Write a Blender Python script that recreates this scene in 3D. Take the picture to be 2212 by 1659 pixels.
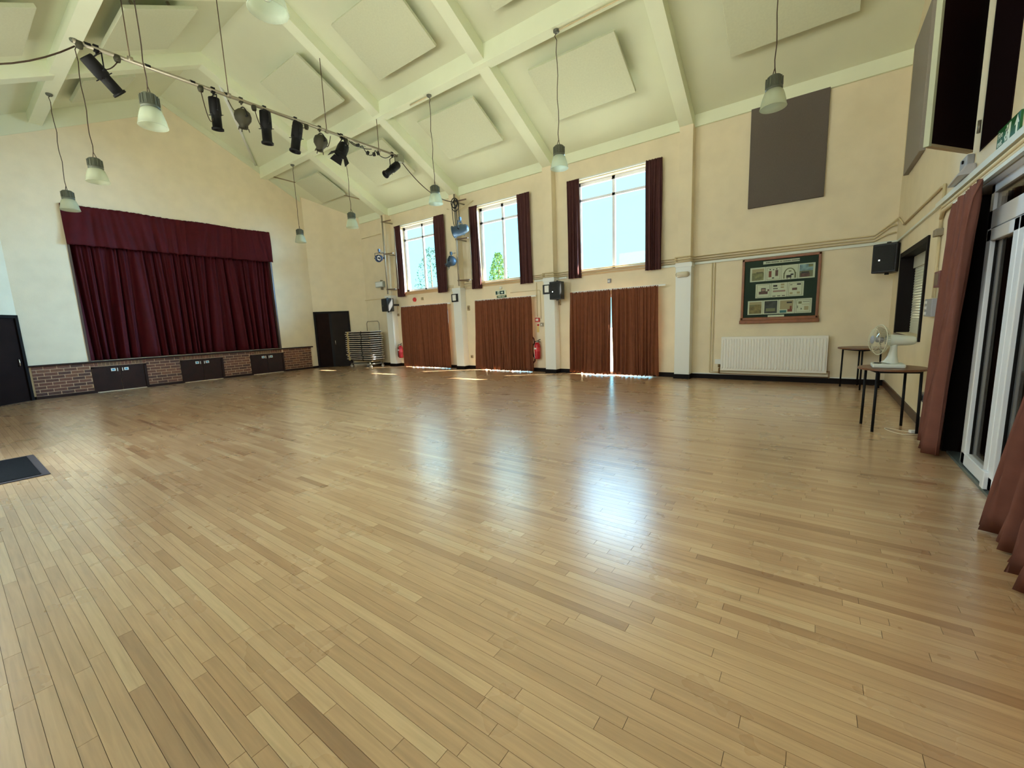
import bpy, bmesh, math, random
from mathutils import Vector, Matrix
random.seed(7)
R = math.radians
SC = bpy.context.scene
COL = SC.collection
for o in list(bpy.data.objects): bpy.data.objects.remove(o)

# ------------------------------------------------------------------ camera, sky, sun, big lights, exposure
EYE = 1.35
yaw, pitch, roll, FPX = -0.631002479, -0.144932908, -0.0404804313, 898.16
Fv = Vector((math.cos(pitch)*math.sin(yaw), math.cos(pitch)*math.cos(yaw), math.sin(pitch)))
r0 = Vector((math.cos(yaw), -math.sin(yaw), 0)); u0 = r0.cross(Fv)
Rv = math.cos(roll)*r0 + math.sin(roll)*u0
Uv = Rv.cross(Fv)
cam = bpy.data.objects.new('camera', bpy.data.cameras.new('camera')); COL.objects.link(cam)
cam.matrix_world = Matrix((( Rv.x, Uv.x, -Fv.x, 0), (Rv.y, Uv.y, -Fv.y, 0), (Rv.z, Uv.z, -Fv.z, EYE), (0, 0, 0, 1)))
cam.data.sensor_fit = 'HORIZONTAL'; cam.data.sensor_width = 36.0
cam.data.lens = FPX/2212*36.0
cam.data.clip_start = 0.05; cam.data.clip_end = 300
SC.camera = cam

SKY_COL, SKY_STR = (0.28, 0.78, 1.0), 2.1
SUN_STR = 50.0
W = bpy.data.worlds.new('sky'); SC.world = W; W.use_nodes = True
bg = W.node_tree.nodes['Background']
bg.inputs['Color'].default_value = (*SKY_COL, 1); bg.inputs['Strength'].default_value = SKY_STR

def light(name, kind, loc, aim, energy, color, size=(1, 1), angle=None, spread=None):
    d = bpy.data.lights.new(name, kind); d.energy = energy; d.color = color
    if kind == 'AREA':
        d.shape = 'RECTANGLE'; d.size, d.size_y = size
        if spread: d.spread = R(spread)
    if angle is not None: d.angle = R(angle)
    o = bpy.data.objects.new(name, d); COL.objects.link(o); o.location = loc
    o.rotation_euler = Vector(aim).to_track_quat('-Z', 'Y').to_euler()
    return o
light('sun', 'SUN', (5, 20, 20), (-1.12, -0.70, -1.0), SUN_STR, (1.0, 0.95, 0.80), angle=0.6)
# fill lamps added in the openings behind the camera to brighten the hall
for i, x in enumerate((-10.5, -7.1, -3.9, -0.9)):
    light('front_window_daylight', 'AREA', (x, -0.42, 3.5), (0, 1, 0.02), 52, (1.0, 0.96, 0.88), (1.7, 2.0))
light('front_door_daylight', 'AREA', (-6.95, -0.42, 1.1), (0, 1, -0.02), 40, (0.95, 0.98, 0.92), (1.2, 1.9))
# added fill lamps above the line of sight, shining in through the tall windows
for x in (-10.4, -7.2, -4.1):
    light('window_skylight', 'AREA', (x + 0.9, 15.0, 8.6), (-0.9, -5.2, -5.0), 460, (0.46, 0.70, 1.0), (3.4, 5.0))
# added low fill lamps, out of view, raking through windows to the stage end
for (wx, ox) in ((-10.5, -8.3), (-7.3, -3.6), (-4.0, 1.3)):
    light('low_skylight', 'AREA', (ox, 13.8, 4.3), (wx-ox, -4.0, -0.75), 1150, (0.30, 0.64, 1.0), (1.8, 1.8))
SC.view_settings.view_transform = 'Standard'; SC.view_settings.look = 'None'
SC.view_settings.gamma = 1.0; SC.view_settings.use_curve_mapping = False
SC.view_settings.exposure = 0.32
SC.cycles.max_bounces = 10; SC.cycles.diffuse_bounces = 6; SC.cycles.glossy_bounces = 4
SC.cycles.transparent_max_bounces = 12; SC.cycles.sample_clamp_indirect = 4.0
SC.cycles.caustics_reflective = False; SC.cycles.caustics_refractive = False
SC.cycles.use_denoising = True

# ------------------------------------------------------------------ materials
def lin(c):
    c = [v/255 for v in c]
    return tuple(v/12.92 if v <= 0.04045 else ((v+0.055)/1.055)**2.4 for v in c)
MATS = {}
def M(name, rgb=None, rough=0.6, metal=0.0, nz=None, bump=None, spec=0.5, trans=0.0, emit=0.0, coat=0.0):
    """nz = (scale, amount): soft tone variation. bump = (scale, strength)."""
    if name in MATS: return MATS[name]
    m = bpy.data.materials.new(name); m.use_nodes = True
    nt = m.node_tree; b = nt.nodes['Principled BSDF']; L = nt.links.new
    c = lin(rgb)
    b.inputs['Base Color'].default_value = (*c, 1); b.inputs['Roughness'].default_value = rough
    b.inputs['Metallic'].default_value = metal; b.inputs['Specular IOR Level'].default_value = spec
    b.inputs['Coat Weight'].default_value = coat
    tc = nt.nodes.new('ShaderNodeTexCoord')
    if nz:
        n = nt.nodes.new('ShaderNodeTexNoise'); n.inputs['Scale'].default_value = nz[0]; n.inputs['Detail'].default_value = 5
        L(tc.outputs['Object'], n.inputs['Vector'])
        mr = nt.nodes.new('ShaderNodeMapRange'); mr.inputs[1].default_value = 0.3; mr.inputs[2].default_value = 0.7
        mr.inputs[3].default_value = 1-nz[1]; mr.inputs[4].default_value = 1+nz[1]*0.6
        L(n.outputs[0], mr.inputs[0])
        mx = nt.nodes.new('ShaderNodeVectorMath'); mx.operation = 'SCALE'; mx.inputs[0].default_value = c
        L(mr.outputs[0], mx.inputs['Scale']); L(mx.outputs[0], b.inputs['Base Color'])
    if bump:
        n2 = nt.nodes.new('ShaderNodeTexNoise'); n2.inputs['Scale'].default_value = bump[0]; n2.inputs['Detail'].default_value = 3
        L(tc.outputs['Object'], n2.inputs['Vector'])
        bp = nt.nodes.new('ShaderNodeBump'); bp.inputs['Strength'].default_value = bump[1]; bp.inputs['Distance'].default_value = 0.01
        L(n2.outputs[0], bp.inputs['Height']); L(bp.outputs[0], b.inputs['Normal'])
    if trans:
        t = nt.nodes.new('ShaderNodeBsdfTranslucent'); t.inputs[0].default_value = (*c, 1)
        s = nt.nodes.new('ShaderNodeMixShader'); s.inputs[0].default_value = trans
        out = nt.nodes['Material Output']
        L(b.outputs[0], s.inputs[1]); L(t.outputs[0], s.inputs[2]); L(s.outputs[0], out.inputs[0])
    MATS[name] = m
    return m
def glass_mat(name, tint=(0.98, 0.99, 0.99), gl=0.02, rough=0.02):
    if name in MATS: return MATS[name]
    m = bpy.data.materials.new(name); m.use_nodes = True; nt = m.node_tree; nt.nodes.remove(nt.nodes['Principled BSDF'])
    t = nt.nodes.new('ShaderNodeBsdfTransparent'); t.inputs[0].default_value = (*tint, 1)
    g = nt.nodes.new('ShaderNodeBsdfGlossy'); g.inputs['Roughness'].default_value = rough
    lw = nt.nodes.new('ShaderNodeLayerWeight'); f = nt.nodes.new('ShaderNodeMath'); f.operation = 'POWER'; f.inputs[1].default_value = 5
    nt.links.new(lw.outputs['Facing'], f.inputs[0])
    a = nt.nodes.new('ShaderNodeMath'); a.operation = 'MULTIPLY_ADD'; a.inputs[1].default_value = 0.5; a.inputs[2].default_value = gl; a.use_clamp = True
    s = nt.nodes.new('ShaderNodeMixShader')
    nt.links.new(f.outputs[0], a.inputs[0]); nt.links.new(a.outputs[0], s.inputs[0])
    nt.links.new(t.outputs[0], s.inputs[1]); nt.links.new(g.outputs[0], s.inputs[2])
    nt.links.new(s.outputs[0], nt.nodes['Material Output'].inputs[0])
    MATS[name] = m; return m

def floor_mat():
    m = bpy.data.materials.new('maple_floor'); m.use_nodes = True; nt = m.node_tree; b = nt.nodes['Principled BSDF']; L = nt.links.new
    at = nt.nodes.new('ShaderNodeAttribute'); at.attribute_name = 'tone'
    geo = nt.nodes.new('ShaderNodeNewGeometry')
    off = nt.nodes.new('ShaderNodeCombineXYZ')
    mul = nt.nodes.new('ShaderNodeMath'); mul.operation = 'MULTIPLY'; mul.inputs[1].default_value = 137.0
    L(at.outputs['Fac'], mul.inputs[0]); L(mul.outputs[0], off.inputs[2]); L(mul.outputs[0], off.inputs[0])
    add = nt.nodes.new('ShaderNodeVectorMath'); L(geo.outputs['Position'], add.inputs[0]); L(off.outputs[0], add.inputs[1])
    def noise(sc, detail, dist=0.0):
        mp = nt.nodes.new('ShaderNodeVectorMath'); mp.operation = 'MULTIPLY'; mp.inputs[1].default_value = sc
        L(add.outputs[0], mp.inputs[0])
        n = nt.nodes.new('ShaderNodeTexNoise'); n.inputs['Scale'].default_value = 1; n.inputs['Detail'].default_value = detail
        n.inputs['Distortion'].default_value = dist
        L(mp.outputs[0], n.inputs['Vector']); return n
    g1 = noise((3.0, 60, 3), 6, 0.6); g2 = noise((1.2, 14, 2), 3, 0.0); g3 = noise((1.5, 34, 2), 2, 0.0)
    cr = nt.nodes.new('ShaderNodeValToRGB'); e = cr.color_ramp.elements
    e[0].position = 0.0; e[0].color = (*lin(PLK[0]), 1); e[1].position = 1.0; e[1].color = (*lin(PLK[-1]), 1)
    for k, cc in enumerate(PLK[1:-1]):
        q = e.new((k+1)/(len(PLK)-1)); q.color = (*lin(cc), 1)
    s1 = nt.nodes.new('ShaderNodeMath'); s1.operation = 'MULTIPLY_ADD'; s1.inputs[1].default_value = 0.30
    L(g2.outputs[0], s1.inputs[0]); 
    s0 = nt.nodes.new('ShaderNodeMath'); s0.operation = 'SUBTRACT'; s0.inputs[1].default_value = 0.15
    L(at.outputs['Fac'], s0.inputs[0]); L(s0.outputs[0], s1.inputs[2]); L(s1.outputs[0], cr.inputs[0])
    mr = nt.nodes.new('ShaderNodeMapRange'); mr.inputs[1].default_value = 0.3; mr.inputs[2].default_value = 0.7
    mr.inputs[3].default_value = 0.86; mr.inputs[4].default_value = 1.08; L(g1.outputs[0], mr.inputs[0])
    # sparse dark heartwood streaks
    st = nt.nodes.new('ShaderNodeMapRange'); st.inputs[1].default_value = 0.68; st.inputs[2].default_value = 0.80
    st.inputs[3].default_value = 1.0; st.inputs[4].default_value = 0.80; L(g3.outputs[0], st.inputs[0])
    mm = nt.nodes.new('ShaderNodeMath'); mm.operation = 'MULTIPLY'; L(mr.outputs[0], mm.inputs[0]); L(st.outputs[0], mm.inputs[1])
    v = nt.nodes.new('ShaderNodeVectorMath'); v.operation = 'SCALE'; L(cr.outputs[0], v.inputs[0]); L(mm.outputs[0], v.inputs['Scale'])
    L(v.outputs[0], b.inputs['Base Color'])
    ro = nt.nodes.new('ShaderNodeTexNoise'); ro.inputs['Scale'].default_value = 2.2; ro.inputs['Detail'].default_value = 4
    L(geo.outputs['Position'], ro.inputs['Vector'])
    rm = nt.nodes.new('ShaderNodeMapRange'); rm.inputs[3].default_value = 0.20; rm.inputs[4].default_value = 0.38
    L(ro.outputs[0], rm.inputs[0]); L(rm.outputs[0], b.inputs['Roughness'])
    wv = nt.nodes.new('ShaderNodeTexNoise'); wv.inputs['Scale'].default_value = 14; L(geo.outputs['Position'], wv.inputs['Vector'])
    bp = nt.nodes.new('ShaderNodeBump'); bp.inputs['Strength'].default_value = 0.10; bp.inputs['Distance'].default_value = 0.003
    L(wv.outputs[0], bp.inputs['Height'])
    b.inputs['Specular IOR Level'].default_value = 0.6
    b.inputs['Coat Weight'].default_value = 1.0; b.inputs['Coat Roughness'].default_value = 0.25; b.inputs['Coat IOR'].default_value = 2.1
    return m
PLK = [(152, 112, 80), (182, 144, 106), (194, 158, 120), (204, 170, 131), (214, 186, 147)]

wallC = M('cream_wall_paint', (226, 214, 186), 0.75, nz=(3.0, 0.05), bump=(60, 0.15))
ceilC = M('ceiling_paint', (214, 218, 192), 0.85, nz=(1.5, 0.03))
beamC = M('beam_paint', (226, 232, 206), 0.7, nz=(2, 0.03))
panC = M('ceiling_panel_fabric', (200, 204, 178), 0.95, nz=(30, 0.04))
whiteP = M('white_gloss_paint', (226, 230, 228), 0.4)
upvc = M('white_upvc', (232, 236, 242), 0.3)
lilac = M('window_frame_paint', (236, 240, 252), 0.4)
dkwood = M('dark_stained_wood', (42, 22, 17), 0.5, spec=.25, nz=(6, 0.25))
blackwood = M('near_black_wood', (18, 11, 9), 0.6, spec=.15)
mortar = M('brick_mortar', (206, 178, 148), 0.95, nz=(30, 0.1))
brickM = [M('brick_%s' % n, c, 0.85, nz=(25, 0.18), bump=(80, 0.4)) for n, c in
          (('red', (112, 72, 56)), ('brown', (98, 64, 50)), ('orange', (122, 82, 60)), ('dark', (84, 56, 46)))]
headM = M('brick_buff', (112, 84, 62), 0.85, nz=(25, 0.2))
velvet = M('crimson_velvet', (70, 2, 13), 0.75, nz=(6, 0.15), spec=0.25)
brownC = M('brown_curtain_cloth', (128, 78, 56), 0.85, nz=(8, 0.1), trans=0.05, spec=0.1)
plumC = M('plum_curtain_cloth', (84, 54, 54), 0.85, nz=(8, 0.1), trans=0.05, spec=0.1)
roseC = M('rose_brown_curtain_cloth', (126, 84, 74), 0.85, nz=(8, 0.1), trans=0.03, spec=0.1)
lining = M('white_curtain_lining', (225, 222, 218), 0.8, trans=0.3)
pipeP = M('cream_pipe_paint', (206, 190, 152), 0.5)
trunkP = M('white_trunking', (216, 222, 214), 0.45)
black = M('black_metal', (13, 13, 15), 0.6, spec=.25, nz=(20, 0.2))
blackpl = M('black_plastic', (20, 21, 24), 0.5)
greyhood = M('lamp_housing_grey', (92, 96, 84), 0.45, metal=0.3)
steel = M('galvanised_steel', (158, 150, 132), 0.4, metal=0.6)
chrome = M('chrome', (210, 212, 212), 0.15, metal=1.0)
bluegrey = M('blue_grey_lantern_paint', (66, 88, 108), 0.4, metal=0.2)
olive = M('olive_lantern_paint', (60, 58, 42), 0.6, metal=0.2)
red = M('extinguisher_red', (176, 22, 34), 0.3)
redbox = M('alarm_red', (190, 40, 44), 0.4)
green = M('exit_sign_green', (18, 92, 40), 0.5)
dkgreen = M('dark_exit_green', (12, 50, 44), 0.5)
signw = M('sign_white', (226, 238, 222), 0.5)
greyfab = M('grey_acoustic_fabric', (96, 88, 82), 0.95, nz=(60, 0.06), bump=(200, 0.3))
greypl = M('grey_plastic', (150, 152, 160), 0.45)
whitepl = M('white_plastic', (226, 228, 224), 0.4)
radW = M('radiator_enamel', (232, 232, 226), 0.35)
tablewood = M('table_laminate', (112, 74, 48), 0.35, nz=(5, 0.15))
tableedge = M('table_edge', (206, 196, 184), 0.5, nz=(10, 0.1))
fanW = M('fan_cream_plastic', (218, 226, 218), 0.35)
cordM = M('dark_flex', (62, 44, 30), 0.6)
cableW = M('white_flex', (228, 220, 196), 0.5)
oak = M('frame_oak', (132, 78, 38), 0.4, nz=(12, 0.2))
baize = M('dark_green_card', (28, 46, 36), 0.8)
alu = M('aluminium_threshold', (120, 132, 128), 0.45, metal=0.6)
matM = M('mat_pile', (17, 21, 28), 0.95, spec=0.1, nz=(60, 0.3), bump=(150, 0.6))
matE = M('mat_edge', (60, 58, 66), 0.8, spec=.2)
magenta = M('magenta_cloth', (168, 14, 84), 0.8, nz=(20, 0.15))
pane = glass_mat('window_glass')
doorglass = glass_mat('door_glass', (0.80, 0.78, 0.74), 0.05)

# ------------------------------------------------------------------ mesh helpers
class MB:
    def __init__(s): s.bm = bmesh.new(); s.mi = 0; s.mats = []
    def use(s, m):
        if m not in s.mats: s.mats.append(m)
        s.mi = s.mats.index(m); return s
    def _f(s, vs, smooth=False):
        try: f = s.bm.faces.new(vs)
        except ValueError: return
        f.material_index = s.mi; f.smooth = smooth; return f
    def hexa(s, p):                       # 8 points: bottom 4 ccw, top 4 ccw
        v = [s.bm.verts.new(q) for q in p]
        for f in ((3, 2, 1, 0), (4, 5, 6, 7), (0, 1, 5, 4), (1, 2, 6, 5), (2, 3, 7, 6), (3, 0, 4, 7)): s._f([v[i] for i in f])
        return s
    def box(s, x0, x1, y0, y1, z0, z1):
        return s.hexa([(x0, y0, z0), (x1, y0, z0), (x1, y1, z0), (x0, y1, z0), (x0, y0, z1), (x1, y0, z1), (x1, y1, z1), (x0, y1, z1)])
    def cbox(s, c, d, rot=None):
        pts = [Vector((sx*d[0]/2, sy*d[1]/2, sz*d[2]/2)) for sz in (-1, 1) for sx, sy in ((-1, -1), (1, -1), (1, 1), (-1, 1))]
        if rot is not None: pts = [rot @ p for p in pts]
        return s.hexa([p + Vector(c) for p in pts])
    def tube(s, pts, r, n=8, cap=True):
        pts = [Vector(p) for p in pts]; rings = []
        rs = r if isinstance(r, (list, tuple)) else [r]*len(pts)
        up = None
        for i, p in enumerate(pts):
            a = pts[max(i-1, 0)]; b = pts[min(i+1, len(pts)-1)]; d = (b-a)
            if d.length < 1e-9: d = Vector((0, 0, 1))
            d.normalize()
            if up is None: up = d.orthogonal().normalized()
            else:
                up = up - d*up.dot(d)
                up = up.normalized() if up.length > 1e-6 else d.orthogonal().normalized()
            w = d.cross(up)
            rings.append([s.bm.verts.new(p + (up*math.cos(2*math.pi*k/n) + w*math.sin(2*math.pi*k/n))*rs[i]) for k in range(n)])
        for a, b in zip(rings, rings[1:]):
            for k in range(n): s._f([a[k], a[(k+1) % n], b[(k+1) % n], b[k]], True)
        if cap: s._f(list(reversed(rings[0]))); s._f(rings[-1])
        return s
    def lathe(s, prof, n=24, mat=None, cap=False):    # prof list of (r, z); mat: Matrix
        rings = []
        for r, z in prof:
            rings.append([Vector((r*math.cos(2*math.pi*k/n), r*math.sin(2*math.pi*k/n), z)) for k in range(n)])
        if mat is not None: rings = [[mat @ q for q in g] for g in rings]
        V = [[s.bm.verts.new(q) for q in g] for g in rings]
        for a, b in zip(V, V[1:]):
            for k in range(n): s._f([a[k], a[(k+1) % n], b[(k+1) % n], b[k]], True)
        if cap: s._f(list(reversed(V[0]))); s._f(V[-1])
        return s
    def poly(s, pts):
        s._f([s.bm.verts.new(p) for p in pts]); return s
    def build(s, name, m=None, parent=None, bevel=0, **props):
        me = bpy.data.meshes.new(name)
        if m is not None: s.mats = [m] if not s.mats else s.mats
        bmesh.ops.recalc_face_normals(s.bm, faces=s.bm.faces)
        s.bm.to_mesh(me); s.bm.free()
        for k in s.mats: me.materials.append(k)
        o = bpy.data.objects.new(name, me); COL.objects.link(o)
        if parent is not None:
            o.parent = parent
            o.matrix_parent_inverse = Matrix.Translation(-parent.location) if parent.rotation_euler[:] == (0, 0, 0) else parent.matrix_basis.inverted()
        for k, v in props.items(): o[k] = v
        if bevel:
            bv = o.modifiers.new('bevel', 'BEVEL'); bv.width = bevel; bv.segments = 2; bv.limit_method = 'ANGLE'
        return o
def box(name, m, a, parent=None, bevel=0, **p): return MB().box(*a).build(name, m, parent, bevel, **p)
def tag(o, label, cat, group=None):
    o['label'] = label; o['category'] = cat
    if group: o['group'] = group
    return o
def empty(name, loc, label=None, cat=None, group=None):
    o = bpy.data.objects.new(name, None); COL.objects.link(o); o.location = loc; o.empty_display_size = 0.1
    if label: tag(o, label, cat, group)
    return o
def copy_tree(o, loc=None, parent=None, rz=None):
    c = o.copy(); COL.objects.link(c)
    if parent is not None: c.parent = parent
    if loc is not None: c.location = loc
    if rz is not None: c.rotation_euler = (0, 0, rz)
    for ch in list(o.children): copy_tree(ch, parent=c)
    return c
def local(name, mb, m, root, bevel=0, **p):   # mesh written in the root's own coordinates
    o = mb.build(name, m, None, bevel, **p); o.parent = root; return o

# ------------------------------------------------------------------ room shell
XL, YB, XR, YF, RY = -14.97, 9.70, 1.03, -0.50, 4.60
CA, CB = (-14.97, 8.30), (-13.70, 9.70)          # canted corner, window side
CC, CD = (-14.97, 1.20), (-13.27, -0.50)         # canted corner, camera side
def zc(y): return 5.37 + 0.505*(5.05 - abs(y-RY))
def wall(name, p0, p1, out, holes=(), breaks=(), th=0.30, mat=None, top=None, parent=None):
    """wall from p0 to p1 (xy); out = outward unit normal; holes = (u0,u1,z0,z1) along the run"""
    p0 = Vector((*p0, 0)); p1 = Vector((*p1, 0)); L = (p1-p0).length; d = (p1-p0)/L; n = Vector((*out, 0))
    us = sorted({0.0, L, *breaks, *[h[0] for h in holes], *[h[1] for h in holes]})
    top = top or (lambda p: zc(p.y) + 0.06)
    mb = MB()
    for a, b in zip(us, us[1:]):
        A, B = p0+d*a, p0+d*b; mid = (a+b)/2
        cuts = sorted([(h[2], h[3]) for h in holes if h[0]-1e-6 < mid < h[1]+1e-6])
        z = 0.0; segs = []
        for c0, c1 in cuts:
            if c0 > z: segs.append((z, z, c0, c0))
            z = c1
        segs.append((z, z, top(A), top(B)))
        for za, zb, ta, tb in segs:
            mb.hexa([A+Vector((0, 0, za)), B+Vector((0, 0, zb)), B+n*th+Vector((0, 0, zb)), A+n*th+Vector((0, 0, za)),
                     A+Vector((0, 0, ta)), B+Vector((0, 0, tb)), B+n*th+Vector((0, 0, tb)), A+n*th+Vector((0, 0, ta))])
    o = mb.build(name, mat or wallC, parent); o['kind'] = 'structure'; return o

WINX = [(-11.52, -9.60), (-8.12, -6.42), (-4.98, -3.02)]
WINX = [(-11.50, -9.66), (-8.12, -6.46), (-4.95, -3.08)]
WZ = (2.55, 4.68)
DOORX = [(-11.35, -9.5), (-8.05, -6.35), (-4.85, -3.0)]
wall_back = wall('wall_back', CB, (XR, YB), (0, 1), [(a-CB[0], b-CB[0], *WZ) for a, b in WINX] + [(a-CB[0], b-CB[0], 0.0, 1.95) for a, b in DOORX])
wall_left = wall('wall_left', CC, CA, (-1, 0), [(2.28-1.2, 6.99-1.2, 0.82, 4.50)], breaks=[RY-1.2])
nrm = Vector((CA[1]-CB[1], CB[0]-CA[0])).normalized()
wlb = wall('wall_left_back', CA, CB, (nrm.x, -nrm.y) if False else (-0.7406, 0.6719))
wlf = wall('wall_left_front', CC, CD, (-0.7071, -0.7071))
FW = [(-11.35, -9.65), (-7.95, -6.25), (-4.75, -3.05), (-1.75, -0.05)]
wall_front = wall('wall_front', CD, (XR, YF), (0, -1), [(a-CD[0], b-CD[0], 2.5, 4.5) for a, b in FW] + [(-7.55-CD[0], -6.35-CD[0], 0.0, 2.1)])
OPY = (3.44, 5.42)
wall_right = wall('wall_right', (XR, YF), (XR, YB), (1, 0),
                  [(OPY[0]-YF, OPY[1]-YF, 0, 2.27), (6.98-YF, 8.88-YF, 0.97, 2.12), (4.60-YF, 5.29-YF, 2.60, 4.10)], breaks=[RY-YF], th=0.24)
for i in range(2):
    s = 1 if i == 0 else -1
    ys = (RY, YB+0.30) if s == 1 else (YF-0.30, RY)
    x0, x1 = XL-0.35, XR+0.28
    if i == 0:
        ceiling = MB().hexa([(x0, ys[0], zc(ys[0])), (x1, ys[0], zc(ys[0])), (x1, ys[1], zc(ys[1])), (x0, ys[1], zc(ys[1])),
                  (x0, ys[0], zc(ys[0])+.15), (x1, ys[0], zc(ys[0])+.15), (x1, ys[1], zc(ys[1])+.15), (x0, ys[1], zc(ys[1])+.15)]).build('ceiling', ceilC, kind='structure')
    else:
        c2 = MB().hexa([(x0, ys[0], zc(ys[0])), (x1, ys[0], zc(ys[0])), (x1, ys[1], zc(ys[1])), (x0, ys[1], zc(ys[1])),
                  (x0, ys[0], zc(ys[0])+.15), (x1, ys[0], zc(ys[0])+.15), (x1, ys[1], zc(ys[1])+.15), (x0, ys[1], zc(ys[1])+.15)]).build('ceiling_slope', ceilC, ceiling)
RAF = [-12.12, -8.85, -5.61, -2.33]
for x in RAF:
    mb = MB(); w = 0.13; dz = 0.27
    for y0, y1 in ((RY, YB-0.02), (YF+0.02, RY)):
        mb.hexa([(x-w, y0, zc(y0)-dz), (x+w, y0, zc(y0)-dz), (x+w, y1, zc(y1)-dz), (x-w, y1, zc(y1)-dz),
                 (x-w, y0, zc(y0)+.01), (x+w, y0, zc(y0)+.01), (x+w, y1, zc(y1)+.01), (x-w, y1, zc(y1)+.01)])
    mb.build('rafter', beamC, ceiling)
for y0, y1 in ((7.0, 7.22), (1.98, 2.20)):
    box('purlin', beamC, (XL, XR, y0, y1, 6.37, zc(7.0)+.02), ceiling)
box('cornice', beamC, (CB[0]+.05, XR, YB-0.05, YB, 5.14, 5.40), ceiling)
# painted frieze and shadow joint where the gable meets the slopes
mb = MB()
for (ya, yb) in ((1.25, RY), (RY, 8.25)):
    d = 0.42 if ya < RY-1 else 0.20
    mb.hexa([(XL, ya, zc(ya)-d), (XL+.02, ya, zc(ya)-d), (XL+.02, yb, zc(yb)-d), (XL, yb, zc(yb)-d),
             (XL, ya, zc(ya)), (XL+.02, ya, zc(ya)), (XL+.02, yb, zc(yb)), (XL, yb, zc(yb))])
mb.build('frieze', ceilC, wall_left)
def oncl(x, y, d=0.0): return (x, y, zc(y)-d)
MB().tube([oncl(-14.9, 6.87, .05), oncl(-12.25, 4.94, .05)], 0.035, 6).build('ceiling_batten', whiteP, ceiling)
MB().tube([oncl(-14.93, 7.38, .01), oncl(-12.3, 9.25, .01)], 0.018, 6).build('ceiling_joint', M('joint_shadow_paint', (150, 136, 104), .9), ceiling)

# pilasters: cream upper shaft, white boxed lower casing with cap
for i, x in enumerate((-12.11, -8.86, -5.62, -2.32)):
    wp = empty('pilaster', (x, YB, 0)); wp['kind'] = 'structure'
    box('pilaster_shaft', wallC, (x-.13, x+.13, YB-.20, YB, 2.45, 5.16), wp)
    box('pilaster_casing', whiteP, (x-.155, x+.155, YB-.23, YB, 0.10, 2.38), wp)
    MB().box(x-.17, x+.17, YB-.245, YB, 2.38, 2.45).box(x-.16, x+.16, YB-.25, YB, 2.45, 2.47).build('pilaster_cap', whiteP, wp)
    box('pilaster_base', blackwood, (x-.17, x+.17, YB-.245, YB, 0, 0.10), wp)

# baseboards
mb = MB()
xs = [CB[0]+.02] + [v for (a, b), p in zip(DOORX, (-8.86, -5.62, -2.32)) for v in (a, b)] + [XR]
for a, b in ((CB[0], DOORX[0][0]), (DOORX[0][1], DOORX[1][0]), (DOORX[1][1], DOORX[2][0]), (DOORX[2][1], XR)):
    mb.box(a, b, YB-.022, YB, 0, .085); mb.box(a, b, YB-.014, YB, .085, .10)
mb.build('baseboard_back', blackwood, kind='structure')
box('baseboard_back_ledge', whiteP, (-2.14, 0.75, YB-.03, YB, .102, .118), wall_back)
mb = MB().box(XR-.02, XR, 5.45, YB-.022, 0, .10).box(XR-.02, XR, YF, 3.40, 0, .10)
mb.build('baseboard_right', M('brown_baseboard', (66, 40, 26), .4, nz=(5, .2)), kind='structure')

# ------------------------------------------------------------------ floor of narrow maple planks
floor = box('floor', M('floor_gap', (70, 44, 24), .9), (XL-.3, XR+.3, YF-.2, YB+.3, -.10, -.006), kind='structure')
fm = floor_mat()
PW = 0.0535
planks = []
y = YF
rng = random.Random(3)
while y < YB:
    x = XL - rng.random()*0.8
    while x < XR+.08:
        l = rng.choice((.38, .5, .62, .75, .9, 1.05, 1.2))*(0.85+.3*rng.random())
        planks.append((max(x, XL-.2), min(x+l, XR+.1), y, min(y+PW, YB), min(1, max(0, rng.gauss(.55, .19)))))
        x += l
    y += PW
def inview(x, y):
    d = Vector((x, y, -EYE)); z = d.dot(Fv)
    if z < .1: return False
    return abs(d.dot(Rv)/z*FPX) < 1130 and abs(d.dot(Uv)/z*FPX) < 850
def plank_verts(p):
    x0, x1, y0, y1, t = p; g = .0007; ge = .0008; h = (t*997 % 1)*.0006
    return [(x0+ge, y0+g, -.004), (x1-ge, y0+g, -.004), (x1-ge, y1-g, -.004), (x0+ge, y1-g, -.004),
            (x0+ge, y0+g, h*.2), (x1-ge, y0+g, h*.2), (x1-ge, y1-g, h*.2), (x0+ge, y1-g, h*.2)]
PF = [(4, 5, 6, 7), (0, 1, 5, 4), (1, 2, 6, 5), (2, 3, 7, 6), (3, 0, 4, 7)]
def plank_mesh(ps):
    me = bpy.data.meshes.new('plank'); V = []; Fc = []; T = []
    for k, p in enumerate(ps):
        V += plank_verts(p); Fc += [tuple(8*k+i for i in f) for f in PF]; T += [p[4]]*5
    me.from_pydata(V, [], Fc); me.materials.append(fm)
    a = me.attributes.new('tone', 'FLOAT', 'FACE'); a.data.foreach_set('value', T)
    return me
cand = [p for p in planks if inview((p[0]+p[1])/2, (p[2]+p[3])/2) or inview(p[0], p[2]) or inview(p[1], p[3])]
cand.sort(key=lambda p: Vector((max(p[0], min(0, p[1])), (p[2]+p[3])/2, 0)).length)
near = cand[:300]; nset = set(map(id, near))
for p in near:
    o = bpy.data.objects.new('plank', plank_mesh([p])); COL.objects.link(o); o.parent = floor
o = bpy.data.objects.new('plank', plank_mesh([p for p in planks if id(p) not in nset])); COL.objects.link(o); o.parent = floor
o['kind'] = 'stuff'

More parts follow.
